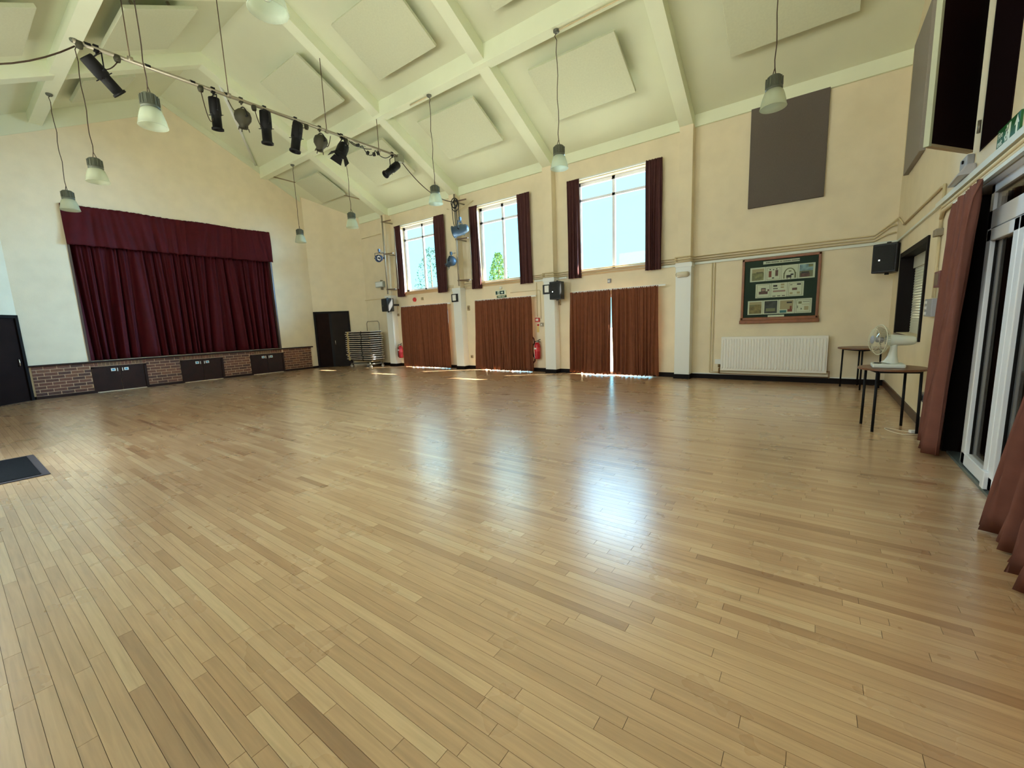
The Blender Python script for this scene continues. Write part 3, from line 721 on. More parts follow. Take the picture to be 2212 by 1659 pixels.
for S_, P_ in ((S1, [(-8.22, 9.10, 4.30), (-8.22, 9.255, 4.10), (-8.22, 9.255, 3.86)]), (S2, [(-8.66, 9.12, 3.42), (-8.60, 9.245, 3.44)]), (S3, [(-11.88, 9.08, 3.92), (-11.87, 9.245, 3.86)])):
    MB().tube(P_, .012, 6).build('support_arm', steel, S_)
mb = MB()
for k, (rr, zz) in enumerate(((.13, 4.80), (.11, 4.76), (.15, 4.72), (.09, 4.82))):
    mb.tube([(-8.50+rr*.9*math.cos(a*.5236)+.01*k, 9.2+.01*k, zz+rr*math.sin(a*.5236)) for a in range(13)], .013, 6)
mb.tube([(-8.60, 9.2, 4.75), (-8.57, 9.2, 4.25), (-8.50, 9.2, 4.05), (-8.42, 9.2, 4.25), (-8.44, 9.2, 4.7)], .010, 6).tube([(-8.36, 9.2, 4.8), (-8.33, 9.2, 4.35), (-8.30, 9.2, 3.95)], .010, 6)
tag(mb.build('coiled_cable', blackpl), 'black coiled cable hung on the top of the boom between two upper windows', 'cable')
# floodlight on the wall left of the boom
t = empty('floodlight', (-12.6, YB-.11, 2.90), 'silver floodlight on a bracket on the wall above the stacked tables', 'floodlight')
MB().cbox((-12.6, YB-.14, 2.90), (.44, .10, .20)).build('casing', M('silver_casing', (186, 192, 190), .35, metal=.4), t, .008)
MB().cbox((-12.6, YB-.195, 2.90), (.36, .012, .14)).build('reflector', M('reflector_white', (225, 235, 238), .2), t)
MB().box(-12.66, -12.62, YB-.09, YB, 2.72, 3.06).build('bracket', steel, t)

# ------------------------------------------------------------------ wall conduits
def pipe(pts, label, r=.014, m=None, g='surface conduits on the walls'):
    return tag(MB().tube(pts, r, 7).build('conduit', m or pipeP), label, 'conduit', g)
yw = YB-.018
def hug(z, x0=-8.28, x1=.74):
    pts = [(x0, yw, z)]
    for xp in (-5.62, -2.32):
        pts += [(xp-.175, yw, z), (xp-.165, YB-.26, z), (xp+.165, YB-.26, z), (xp+.175, yw, z)]
    pts.append((x1, yw, z)); return pts
pipe(hug(2.585)+[(.98, YB-.04, 2.78), (1.0, YB-.05, 2.80), (XR-.016, 9.5, 2.80), (XR-.016, 8.9, 2.60)], 'top cream conduit running along the window wall to the corner', .013)
pipe(hug(2.535)+[(.94, YB-.03, 2.70), (XR-.018, YB-.05, 2.72)], 'second cream conduit just below the top one on the window wall', .013)
pipe(hug(2.49)+[(.90, YB-.03, 2.58), (XR-.018, YB-.05, 2.6)], 'third cream conduit down on the window wall', .013)
for a, b, lb in ((-6.18, -5.80, 'short white trunking left of the third pilaster'), (-5.44, -5.2, 'short white trunking right of the third pilaster'), (-2.83, -2.50, 'short white trunking left of the last pilaster'), (-2.14, XR, 'long white trunking above the framed display on the window wall')):
    tag(box('trunking', trunkP, (a, b, YB-.035, YB, 2.425, 2.468)), lb, 'trunking')
pipe([(XR-.018, 8.9, 2.60), (XR-.018, 6.50, 2.60), (XR-.018, 6.36, 2.58)], 'cream conduit rising above the serving hatch on the right wall', .014)
mb = MB().tube([(XR-.018, 6.36, 2.60), (XR-.018, 6.36, 2.14)], .014, 7).tube([(XR-.018, 6.36, 2.08), (XR-.018, 6.36, 1.44)], .014, 7).tube([(XR-.018, 6.30, 1.75), (XR-.018, 6.29, 1.44)], .007, 6)
tag(mb.build('conduit', pipeP), 'vertical cream conduit dropping to the grey switch box right of the hatch', 'conduit', 'surface conduits on the walls')
tag(box('trunking', trunkP, (XR-.05, XR, 3.0, 6.52, 2.385, 2.435)), 'white trunking over the glazed doors on the right wall', 'trunking')
tag(MB().box(XR-.03, XR, 6.52, YB-.03, 2.40, 2.43).build('trunking', trunkP), 'thinner white trunking from the glazed doors to the window wall corner', 'trunking')
for z, r in ((2.355, .016), (2.315, .018)):
    pipe([(XR-.03, 3.0, z), (XR-.03, 6.25, z), (XR-.02, 6.36, z-.06)], 'cream pipe under the white trunking, %s of two' % ('upper' if z > 2.34 else 'lower'), r)
pipe([(-1.80, yw, 2.43), (-1.80, yw, .14), (-1.62, yw, .13)], 'left of two thin cream heating pipes beside the radiator', .011, g='heating pipes')
pipe([(-1.75, yw, 2.43), (-1.75, yw, .16), (-1.60, yw, .15)], 'right of two thin cream heating pipes beside the radiator', .011, g='heating pipes')
pipe([(-13.9, yw+.005, 2.42), (-13.6, yw, 2.41), (-12.3, yw, 2.42)], 'thin cream pipe on the wall left of the first pilaster', .016)
pipe([(-13.6, yw, 4.62), (-12.3, yw, 4.64)], 'thin pipe high on the wall left of the first pilaster', .014)
pipe([(-9.25, yw, 4.86), (-8.62, YB-.25, 4.62), (-8.2, yw, 4.9)], 'short pipe high between the left and middle upper windows', .010)
pipe([(-7.0, yw, 2.20), (-6.05, yw, 2.20), (-6.02, yw, 2.18), (-6.02, yw, 1.44)], 'thin conduit bending down to the small switch by the fire point', .008)
pipe([(-6.13, yw, 2.40), (-6.13, yw, 1.50)], 'thin conduit dropping to the red break glass point', .008)
for a, b, s in ((-9.66, -8.98, 'left'), (-8.74, -8.30, 'right')):
    mb = MB()
    for z in (2.49, 2.535, 2.585, 2.44): mb.tube([(a, yw, z), (b, yw, z)], .012, 6)
    tag(mb.build('conduit_bundle', pipeP), 'bundle of four cream conduits just %s of the second pilaster' % s, 'conduit')

# ------------------------------------------------------------------ fittings on the window wall
def heater(x, label):
    t = empty('wall_sounder', (x, YB-.25, 2.08), label, 'wall fitting', 'black framed fittings on the pilasters'); y = YB-.23
    MB().box(x-.13, x+.13, y-.03, y, 2.06, 2.30).build('black_frame', blackpl, t, .006)
    MB().box(x-.055, x+.075, y-.07, y-.03, 2.10, 2.27).build('white_body', whitepl, t, .012)
heater(-8.93, 'white fitting in a black frame on the second pilaster from the stage')
heater(-5.66, 'white fitting in a black frame on the third pilaster from the stage')
heater(-12.22, 'white fitting in a black frame on the first pilaster from the stage')
t = empty('wall_sounder', (-2.33, YB-.24, 2.16), 'plain cream curved wall fitting near the top of the last white pilaster', 'wall fitting')
MB().tube([(-2.43, YB-.235, 2.225), (-2.40, YB-.27, 2.225), (-2.33, YB-.285, 2.225), (-2.26, YB-.27, 2.225), (-2.23, YB-.235, 2.225)], .055, 8).build('body', M('cream_plastic', (214, 208, 188), .5), t)
def speaker(cx, cy, z0, z1, w, dpt, yawd, label, grp='black wall speakers'):
    t = empty('wall_speaker', (cx, cy, (z0+z1)/2), label, 'speaker', grp); t.rotation_euler = (0, 0, R(yawd)); h = (z1-z0)/2
    mb = MB(); w2 = w/2
    mb.hexa([(-w2*.8, dpt/2, -h), (-w2, -dpt/2, -h), (w2, -dpt/2, -h), (w2*.8, dpt/2, -h), (-w2*.8, dpt/2, h), (-w2, -dpt/2, h), (w2, -dpt/2, h), (w2*.8, dpt/2, h)])
    local('cabinet', mb, blackpl, t, bevel=.012)
    g = local('grille', MB().box(-w2+.02, w2-.02, -dpt/2-.012, -dpt/2-.001, -h+.03, h-.03), M('speaker_grille', (28, 30, 33), .7, bump=(300, .5)), t, bevel=.006)
    local('badge', MB().cbox((-w2*.35, -dpt/2-.014, -.03), (.025, .004, .025)), chrome, g)
    br = MB().tube([(0, 0, h), (0, 0, h+.03)], .03, 8).tube([(0, 0, -h-.03), (0, 0, -h)], .03, 8)
    local('bracket_knob', br, blackpl, t)
    return t
s = speaker(-5.33, YB-.30, 1.90, 2.34, .32, .26, 0, 'black speaker beside the third pilaster, between the two right hand curtain pairs')
local('wall_arm', MB().box(-.03, .03, .13, .30, -.03, .03), blackpl, s)
s = speaker(-11.93, YB-.40, 1.92, 2.36, .40, .28, -12, 'black speaker beside the first pilaster above the stacked tables')
local('wall_arm', MB().box(-.03, .03, .14, .40, -.03, .03), blackpl, s)
s = speaker(.90, YB-.42, 1.92, 2.38, .32, .28, -25, 'black speaker on a wall bracket in the corner above the serving hatch')
local('wall_arm', MB().tube([(0, .1, .0), (.10, .28, 0)], .015, 8).tube([(.10, .28, -.21), (.10, .28, .24)], .012, 6).tube([(0, 0, .25), (.10, .28, .24)], .006, 6).tube([(0, 0, -.25), (.10, .28, -.21)], .005, 6), steel, s)

# framed board
BY = YB-.0
bd = empty('framed_display', (-.59, YB-.02, 1.8), 'oak framed green display of eleven prints under glass on the window wall', 'framed display')
x0, x1, z0, z1 = -1.24, .03, 1.17, 2.41
MB().box(x0+.03, x1-.03, YB-.035, YB-.005, z0+.05, z1-.03).build('backing_board', baize, bd)
for a in ((x0, x0+.045, z0+.05, z1), (x1-.045, x1, z0+.05, z1), (x0, x1, z1-.045, z1), (x0-.01, x1+.01, z0+.04, z0+.10), (x0-.02, x1+.02, z0-.02, z0+.045)):
    d = .06 if a[2] != z0-.02 else .075
    MB().box(a[0], a[1], YB-d, YB-.001, a[2], a[3]).build('frame_rail', oak, bd, .008)
def quad(xa, xb, za, zb, m, name, parent, y=YB-.0385): return MB().box(xa, xb, y, y+.002, za, zb).build(name, m, parent)
pm = {k: M('print_'+k, c, .6, nz=(n, .5) if n else None) for k, c, n in (('paper', (196, 200, 178), 0), ('landscape', (128, 126, 84), 14), ('sepia', (124, 110, 66), 16), ('dusk', (62, 62, 58), 12), ('sky', (130, 158, 168), 12), ('brown', (96, 66, 58), 20), ('ink', (52, 46, 40), 0), ('olive', (112, 112, 80), 0), ('rust', (122, 62, 44), 0), ('teal', (52, 104, 108), 0), ('tan', (160, 148, 112), 0), ('rose', (150, 122, 112), 0))}
rows = [(-1.10, 4, 1.965, 2.235), (-.995, 3, 1.645, 1.915), (-1.12, 4, 1.325, 1.595)]
sc_ = .262; prs = []
for rx, n, za, zb in rows:
    for k in range(n):
        a = rx + k*sc_; p = quad(a, a+sc_-.004, za, zb, pm['paper'], 'print', bd); prs.append((a, za, p))
W_ = sc_-.004
def rel(i, u0, u1, v0, v1, m, layer=0):
    a, za, p = prs[i]; return quad(a+u0*W_, a+u1*W_, za+v0*.27, za+v1*.27, pm[m], 'printed_motif', p, YB-.040-.0012*layer)
def ring(i, u0, u1, v0, v1, m, w=.02):
    rel(i, u0, u1, v1-w, v1, m); rel(i, u0, u1, v0, v0+w, m); rel(i, u0, u0+w, v0, v1, m); rel(i, u1-w, u1, v0, v1, m)
rel(0, .12, .90, .08, .9, 'landscape'); rel(0, .12, .9, .62, .9, 'tan', 1); rel(0, .14, .3, .1, .4, 'olive', 1); rel(0, .4, .85, .62, .66, 'ink', 2)
ring(1, .08, .92, .06, .9, 'olive'); rel(1, .2, .38, .25, .68, 'rust'); rel(1, .62, .8, .3, .72, 'brown'); rel(1, .25, .33, .75, .82, 'ink'); rel(1, .46, .54, .72, .79, 'ink'); rel(1, .66, .74, .76, .83, 'ink'); rel(1, .42, .56, .14, .22, 'ink')
a_, z_, p_ = prs[2]
arc = MB().tube([(a_+W_*(.5+.32*math.cos(k*math.pi/10)), YB-.0405, z_+.27*(.42+.34*math.sin(k*math.pi/10))) for k in range(11)], .008, 5); arc.box(a_+W_*.12, a_+W_*.2, YB-.041, YB-.039, z_+.02, z_+.27*.46).box(a_+W_*.8, a_+W_*.9, YB-.041, YB-.039, z_+.02, z_+.27*.46)
arc.build('printed_motif', pm['olive'], p_)
rel(2, .3, .62, .12, .3, 'ink'); rel(2, .56, .74, .28, .38, 'ink'); rel(2, .44, .6, .52, .6, 'olive'); rel(2, .34, .38, .03, .14, 'ink'); rel(2, .56, .6, .03, .14, 'ink')
rel(3, .08, .88, .5, .94, 'sky'); rel(3, .08, .88, .08, .5, 'olive'); rel(3, .14, .7, .1, .36, 'brown', 1); rel(3, .2, .66, .34, .44, 'ink', 2); rel(3, .6, .86, .74, .92, 'landscape', 1)
ring(4, .08, .92, .06, .94, 'olive'); rel(4, .22, .8, .26, .46, 'brown'); rel(4, .36, .66, .44, .7, 'ink'); rel(4, .4, .62, .48, .64, 'rose', 1); rel(4, .78, .88, .46, .6, 'brown')
rel(5, .12, .38, .74, .86, 'ink'); rel(5, .12, .42, .58, .64, 'ink'); rel(5, .6, .82, .8, .92, 'tan'); rel(5, .6, .8, .62, .72, 'tan'); rel(5, .12, .9, .36, .48, 'rose'); rel(5, .1, .3, .06, .11, 'ink'); rel(5, .4, .6, .06, .11, 'ink'); rel(5, .7, .9, .06, .11, 'ink')
ring(6, .08, .9, .06, .92, 'olive'); rel(6, .3, .6, .42, .58, 'brown'); rel(6, .58, .82, .76, .86, 'ink'); rel(6, .16, .34, .16, .28, 'tan'); rel(6, .6, .78, .16, .3, 'tan'); rel(6, .16, .3, .78, .82, 'ink')
rel(7, .1, .92, .06, .92, 'sepia'); rel(7, .1, .92, .72, .92, 'tan', 1); rel(7, .12, .5, .62, .70, 'olive', 1)
rel(8, .1, .92, .06, .94, 'dusk'); rel(8, .2, .8, .2, .42, 'olive', 1)
rel(9, .08, .9, .3, .92, 'tan'); rel(9, .08, .5, .06, .24, 'teal', 1); rel(9, .56, .86, .12, .3, 'rust', 1); rel(9, .7, .82, .28, .52, 'rust', 1); rel(9, .5, .82, .72, .82, 'ink', 1)
ring(10, .08, .92, .06, .92, 'olive'); rel(10, .2, .4, .64, .8, 'olive'); rel(10, .46, .86, .76, .79, 'ink'); rel(10, .4, .86, .58, .61, 'tan'); rel(10, .14, .18, .34, .52, 'ink'); rel(10, .36, .42, .24, .34, 'ink'); rel(10, .56, .82, .2, .46, 'tan')
cp = quad(-.885, -.30, 2.285, 2.34, pm['paper'], 'title_strip', bd)
x = -.84
for wd in (.075, .13, .035, .12, .145):   # the lettering is too small to read: words as dark dashes
    k = 0
    while k < wd: quad(x+k, x+min(k+.011, wd), 2.302, 2.322, pm['ink'], 'letter', cp, YB-.0400); k += .016
    x += wd+.014
quad(-.77, -.50, 1.27, 1.305, pm['paper'], 'caption_plate', bd)
box('glass', glass_mat('frame_glass', (.97, .99, .98), .0), (x0+.045, x1-.045, YB-.052, YB-.049, z0+.09, z1-.045), bd)

# radiator
rd = empty('radiator', (-.68, YB-.02, .2), 'long white ribbed radiator under the framed display', 'radiator')
mb = MB(); n = 35; a, b = -1.56, .20; w = (b-a)/n
for fy in (YB-.125,):
    P = []
    for k in range(n):
        c = a + w*k
        P += [(c, 0), (c+w*.18, 0), (c+w*.34, -.013), (c+w*.66, -.013), (c+w*.82, 0)]
    P.append((b, 0)); lo, hi = .22, .875
    vb = [[mb.bm.verts.new((px_, fy+py_*f, z)) for px_, py_ in P] for z, f in ((.20, 0), (.235, 0), (.26, 1), (.83, 1), (.855, 0), (.885, 0))]
    for r1, r2 in zip(vb, vb[1:]):
        for k in range(len(P)-1): mb._f([r1[k], r1[k+1], r2[k+1], r2[k]])
mb.build('front_panel', radW, rd)
box('back_panel', radW, (a, b, YB-.122, YB-.055, .20, .885), rd)
MB().box(a-.004, b+.004, YB-.128, YB-.05, .885, .895).box(a-.008, a, YB-.128, YB-.05, .2, .89).box(b, b+.008, YB-.128, YB-.05, .2, .89).build('side_covers', radW, rd)
MB().box(-1.3, -1.26, YB-.055, YB, .3, .8).box(-.1, -.06, YB-.055, YB, .3, .8).build('wall_bracket', radW, rd)
MB().tube([(-1.60, YB-.08, .13), (-1.60, YB-.08, .24)], .016, 8).tube([(-1.60, YB-.08, .26), (-1.60, YB-.08, .32)], .024, 10).tube([(-1.60, YB-.08, .24), (-1.55, YB-.08, .24)], .012, 8).build('valve', M('valve_brass', (120, 92, 56), .4, metal=.6), rd)
MB().tube([(.25, YB-.08, .10), (.25, YB-.08, .23)], .012, 8).tube([(.2, YB-.08, .23), (.26, YB-.08, .23)], .012, 8).tube([(.25, YB-.08, .12), (-1.60, YB-.08, .13)], .010, 6).build('pipe_tail', M('pipe_brown', (140, 112, 84), .5), rd)
tag(box('wall_sticker', whitepl, (-1.70, -1.58, YB-.012, YB, .32, .42)), 'small white plate on the wall at the left end of the radiator', 'plate')

# grey acoustic wall panels
t = tag(MB().box(-1.19, .0, YB-.055, YB-.001, 3.37, 5.16).build('wall_panel', greyfab, bevel=.006), 'large square grey fabric panel high on the window wall', 'acoustic panel')
t = tag(MB().box(XR-.062, XR-.001, 7.80, 9.04, 3.34, 5.15).build('wall_panel', M('grey_acoustic_fabric_pale', (140, 134, 128), .95, nz=(60, .05)), bevel=.005), 'grey fabric panel on the right wall beside the dark shutter door', 'acoustic panel')

# signs, alarm points, sockets
t = empty('exit_sign', (-7.33, YB-.03, 2.2), 'small green running man exit sign with arrow over the middle curtains', 'exit sign')
MB().box(-7.51, -7.16, YB-.05, YB, 2.17, 2.285).build('sign_box', signw, t, .004)
MB().box(-7.50, -7.435, YB-.053, YB-.05, 2.18, 2.275).box(-7.36, -7.19, YB-.053, YB-.05, 2.18, 2.275).build('green_field', dkgreen, t)
mb = MB().box(-7.31, -7.27, YB-.056, YB-.053, 2.216, 2.238)
mb.poly([(-7.27, YB-.056, 2.262), (-7.225, YB-.056, 2.227), (-7.27, YB-.056, 2.192)]).build('arrow', signw, t)
mb = MB().cbox((-7.395, YB-.0545, 2.262), (.016, .003, .016)).cbox((-7.40, YB-.0545, 2.232), (.014, .003, .04), Matrix.Rotation(.3, 3, 'Y')).cbox((-7.385, YB-.0545, 2.20), (.011, .003, .035), Matrix.Rotation(-.6, 3, 'Y')).cbox((-7.41, YB-.0545, 2.20), (.011, .003, .035), Matrix.Rotation(.5, 3, 'Y')).cbox((-7.385, YB-.0545, 2.238), (.035, .003, .01), Matrix.Rotation(.5, 3, 'Y'))
mb.build('running_man', dkgreen, t)
pl = MB().box(-7.49, -7.15, YB-.02, YB, 2.085, 2.15).build('text_plate', M('sign_olive_green', (44, 72, 34), .5), t, .004)
def text(s, size, loc, rot, m, parent, name='lettering', sx=1.0):
    c = bpy.data.curves.new(name, 'FONT'); c.body = s; c.size = size; c.extrude = .0006; c.align_x = 'CENTER'; c.align_y = 'CENTER'
    o = bpy.data.objects.new(name, c); COL.objects.link(o); dg = bpy.context.evaluated_depsgraph_get()
    me = bpy.data.meshes.new_from_object(o.evaluated_get(dg)); bpy.data.objects.remove(o)
    me.materials.clear(); me.materials.append(m)
    k = bpy.data.objects.new(name, me); COL.objects.link(k); k.parent = parent
    pw = Vector((0, 0, 0)); q = parent
    while q is not None: pw += q.location; q = q.parent
    k.location = Vector(loc); k.rotation_euler = rot; k.scale = (sx, 1, 1)
    k.matrix_parent_inverse = Matrix.Translation(-parent.location); return k
text('FIRE EXIT', .062, (-7.32, YB-.0215, 2.118), (R(90), 0, 0), signw, pl)
tag(MB().lathe([(0, 0), (.04, 0), (.045, .03), (.02, .055), (0, .055)], 14, Matrix.Translation((-7.33, YB, 2.36)) @ Matrix.Rotation(R(90), 4, 'X')).build('detector', whitepl), 'small round white detector above the exit sign', 'detector')
tag(MB().lathe([(0, 0), (.075, 0), (.07, .04), (.035, .07), (0, .075)], 16, Matrix.Translation((-11.0, YB, 2.27)) @ Matrix.Rotation(R(90), 4, 'X')).build('fire_bell', redbox), 'round red alarm sounder over the left curtains', 'alarm')
tag(box('wall_socket', M('beige_plastic', (170, 158, 126), .5), (-10.67, -10.58, YB-.025, YB, 2.23, 2.32)), 'small square beige box right of the red alarm sounder', 'box')
t = empty('motion_sensor', (-4.05, YB-.03, 2.27), 'small grey sensor over the right hand curtains', 'sensor'); MB().box(-4.10, -4.02, YB-.05, YB, 2.21, 2.31).build('body', greypl, t, .01); box('lens_window', whitepl, (-4.085, -4.035, YB-.056, YB-.05, 2.24, 2.27), t)
t = empty('fire_call_point', (-6.13, YB-.03, 1.42), 'red break glass call point left of the third pilaster', 'fire alarm'); MB().box(-6.19, -6.06, YB-.05, YB, 1.36, 1.47).build('red_box', redbox, t, .006); box('white_face', whitepl, (-6.165, -6.085, YB-.054, YB-.05, 1.385, 1.445), t)
tag(MB().use(redbox).box(-6.15, -6.09, YB-.008, YB, 1.25, 1.30).use(M('notice_cream', (210, 188, 120), .6)).box(-6.16, -6.10, YB-.008, YB, 1.08, 1.25).build('notice_card', None), 'narrow cream and red notice under the break glass point', 'notice')
t = empty('light_switch', (-6.0, YB-.02, 1.28), 'square grey switch beside the third pilaster', 'switch'); MB().box(-6.045, -5.945, YB-.03, YB, 1.23, 1.33).build('plate', steel, t, .004); box('rocker', whitepl, (-6.01, -5.98, YB-.036, YB-.03, 1.265, 1.295), t)
for x, z, h, lb in ((-8.60, 1.86, .15, 'small brown double switch right of the second pilaster'), (-8.57, .38, .09, 'brown socket low on the wall right of the second pilaster'), (-5.44, 1.83, .13, 'small beige switch under the speaker by the third pilaster'), (-11.9, 1.80, .09, 'small beige socket under the speaker by the first pilaster'), (-11.62, 1.13, .16, 'small beige thermostat plate above the left fire extinguisher')):
    t = empty('wall_switch', (x, YB-.01, z), lb, 'switch'); MB().box(x-.04, x+.04, YB-.03, YB, z-h/2, z+h/2).build('plate', M('tan_plastic', (158, 138, 104), .5), t, .004); box('rocker', M('rocker_brown', (96, 78, 56), .5), (x-.015, x+.015, YB-.035, YB-.03, z-h*.2, z+h*.2), t)

def extinguisher(x, z0, s, label, cardside):
    t = empty('fire_extinguisher', (x, YB-.11, z0), label, 'fire extinguisher', 'red fire extinguishers'); y = YB-.115
    T = Matrix.Translation((x, y, z0)) @ Matrix.Scale(s, 4)
    MB().lathe([(0, 0), (.07, .0), (.082, .02), (.085, .06), (.085, .36), (.075, .42), (.045, .46), (.03, .475), (0, .475)], 20, T).build('cylinder', red, t)
    MB().lathe([(.022, .47), (.022, .52), (0, .52)], 10, T).build('valve_head', chrome, t)
    MB().tube([T @ Vector((0, 0, .50)), T @ Vector((.05, -.02, .53)), T @ Vector((.13, -.03, .56))], .010, 6).tube([T @ Vector((0, 0, .49)), T @ Vector((.06, -.02, .50)), T @ Vector((.12, -.03, .49))], .010, 6).build('lever', black, t)
    MB().tube([T @ Vector(q) for q in ((0, -.02, .5), (-.07, -.03, .50), (-.12, -.03, .40), (-.125, -.03, .2), (-.10, -.05, .08), (-.06, -.08, .04))], .012, 7).build('hose', black, t)
    MB().lathe([(.0862, .22), (.0862, .33)], 20, T).build('label_band', M('ext_label', (200, 60, 66), .5), t)
    MB().cbox(T @ Vector((-.02, -.086, .30)), (.07, .006, .04)).build('label_panel', whitepl, t)
    MB().box(x-.03, x+.03, YB-.04, YB, z0+.3*s, z0+.38*s).build('wall_hook', steel, t)
extinguisher(-6.10, .36, .95, 'larger red fire extinguisher on the wall beside the middle curtains', 1)
extinguisher(-11.80, .30, .92, 'red fire extinguisher on the wall between the stacked tables and the left curtains', 1)
tag(MB().tube([(-6.30, YB-.10, 1.0), (-6.22, YB-.09, .9), (-6.19, YB-.08, .6), (-6.21, YB-.09, .3), (-6.32, YB-.1, .18)], .022, 7).build('wall_hook', M('brown_tieback', (96, 54, 44), .8)), 'brown curtain tie hanging beside the larger fire extinguisher', 'curtain tie')

# ------------------------------------------------------------------ right wall: serving hatch, high shutter, glazed doors
hy0, hy1, hz0, hz1 = 6.98, 8.88, .97, 2.12
t = empty('serving_hatch', (XR, 7.93, .97), 'dark framed serving hatch with a closed white roller shutter on the right wall', 'serving hatch')
MB().box(XR-.02, XR+.20, hy0-.045, hy0+.02, hz0-.04, hz1+.05).box(XR-.02, XR+.20, hy1-.02, hy1+.06, hz0-.04, hz1+.05).box(XR-.02, XR+.20, hy0, hy1, hz1-.02, hz1+.05).build('hatch_frame', blackwood, t)
box('hatch_sill', M('sill_brown', (96, 76, 62), .3), (XR-.03, XR+.20, hy0+.02, hy1-.02, hz0-.04, hz0-.005), t)
box('shutter_box', M('shutter_grey', (196, 198, 188), .5), (XR+.13, XR+.20, hy0+.02, hy1-.02, 1.93, hz1-.02), t)
z = hz0
while z < 1.93:
    MB().hexa([(XR+.150, hy0+.02, z), (XR+.17, hy0+.02, z), (XR+.17, hy1-.02, z), (XR+.150, hy1-.02, z), (XR+.158, hy0+.02, z+.036), (XR+.17, hy0+.02, z+.036), (XR+.17, hy1-.02, z+.036), (XR+.158, hy1-.02, z+.036)]).build('shutter_slat', M('shutter_white', (214, 216, 204), .45), t)
    z += .0385
MB().tube([(XR+.12, 7.1, 1.06), (XR+.12, 7.22, 1.06)], .016, 8).build('shutter_lock', steel, t)
# dark high opening with its leaf swung out into the hall
t = empty('shutter_door', (XR, 5.29, 2.6), 'dark wooden shutter door swung open high on the right wall', 'shutter door')
A0 = Vector((XR-.045, 5.27, 2.6)); A1 = Vector((.65, 4.80, 2.6)); dd = (A1-A0).normalized(); nn = Vector((dd.y, -dd.x, 0))
if nn.y < 0: nn = -nn
def slabv(p, q, n_, t0, t1, z0, z1): return MB().hexa([(*(p+n_*t0).xy, z0), (*(q+n_*t0).xy, z0), (*(q+n_*t1).xy, z0), (*(p+n_*t1).xy, z0), (*(p+n_*t0).xy, z1), (*(q+n_*t0).xy, z1), (*(q+n_*t1).xy, z1), (*(p+n_*t1).xy, z1)])
slabv(A0, A1-dd*.03, nn, 0, .035, 2.62, 4.08).build('leaf', M('maroon_wood', (24, 8, 8), .7, spec=.1), t)
slabv(A1-dd*.03, A1, nn, 0, .037, 2.60, 4.10).build('leaf_edge', M('pale_green_edge', (180, 184, 156), .5), t)
slabv(A0, A1-dd*.03, nn, 0, .036, 2.60, 2.62).build('leaf_edge', M('tan_edge', (176, 156, 124), .6), t)
MB().tube([(XR-.02, 5.30, 2.75), (XR-.02, 5.30, 2.85)], .012, 8).tube([(XR-.02, 5.30, 3.8), (XR-.02, 5.30, 3.9)], .012, 8).build('hinge', steel, t)
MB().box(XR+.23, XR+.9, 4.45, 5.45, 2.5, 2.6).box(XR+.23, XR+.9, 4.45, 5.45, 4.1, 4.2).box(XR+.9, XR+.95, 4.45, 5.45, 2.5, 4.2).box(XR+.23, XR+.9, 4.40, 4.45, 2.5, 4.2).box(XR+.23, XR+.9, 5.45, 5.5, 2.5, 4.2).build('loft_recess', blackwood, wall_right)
MB().box(XR-.004, XR+.25, 5.275, 5.29, 2.6, 4.1).box(XR-.004, XR+.25, 4.60, 4.615, 2.6, 4.1).box(XR-.004, XR+.25, 4.6, 5.29, 2.6, 2.612).box(XR-.004, XR+.25, 4.6, 5.29, 4.088, 4.1).build('opening_lining', M('maroon_wood'), wall_right)
t = empty('exit_sign', (XR, 4.58, 2.5), 'green emergency exit sign over the glazed doors at the top right', 'exit sign')
MB().box(XR-.012, XR, 4.37, 4.81, 2.435, 2.60).build('sign_board', green, t)
ey = XR-.0145
def eb(y0, y1, z0, z1): return (ey, ey+.002, y0, y1, z0, z1)
mb = MB()
# running figure, door outline, up arrow (seen from the hall: +y is left)
mb.cbox((ey, 4.60, 2.572), (.002, .018, .018)).cbox((ey, 4.605, 2.535), (.002, .024, .05), Matrix.Rotation(.25, 3, 'X')).cbox((ey, 4.585, 2.50), (.002, .014, .045), Matrix.Rotation(.7, 3, 'X')).cbox((ey, 4.625, 2.50), (.002, .014, .045), Matrix.Rotation(-.6, 3, 'X')).cbox((ey, 4.60, 2.548), (.002, .06, .012), Matrix.Rotation(.4, 3, 'X')).cbox((ey, 4.64, 2.47), (.002, .04, .012))
mb.box(*eb(4.54, 4.575, 2.455, 2.585)).build('running_man', signw, t)
mb = MB().box(*eb(4.405, 4.43, 2.45, 2.53)); mb.poly([(ey, 4.375, 2.53), (ey, 4.46, 2.53), (ey, 4.4175, 2.59)]).build('arrow', signw, t)
text('Fire', .062, (ey, 4.735, 2.555), (R(90), 0, R(-90)), signw, t); text('exit', .062, (ey, 4.735, 2.50), (R(90), 0, R(-90)), signw, t)
t = empty('emergency_light', (XR, 5.5, 2.45), 'grey bulkhead emergency light on the right wall beside the shutter door', 'emergency light')
MB().hexa([(XR-.12, 5.30, 2.44), (XR, 5.30, 2.44), (XR, 5.78, 2.44), (XR-.10, 5.78, 2.44), (XR-.06, 5.34, 2.535), (XR, 5.34, 2.535), (XR, 5.76, 2.535), (XR-.05, 5.76, 2.535)]).build('diffuser', M('frosted_grey', (170, 168, 172), .35), t, .015)
MB().box(XR-.05, XR, 5.42, 5.64, 2.535, 2.63).build('housing', greypl, t, .01)
MB().lathe([(0, 0), (.015, 0), (.015, .01), (0, .01)], 10, Matrix.Translation((XR-.05, 5.52, 2.59)) @ Matrix.Rotation(R(-90), 4, 'Y')).build('test_eye', black, t)
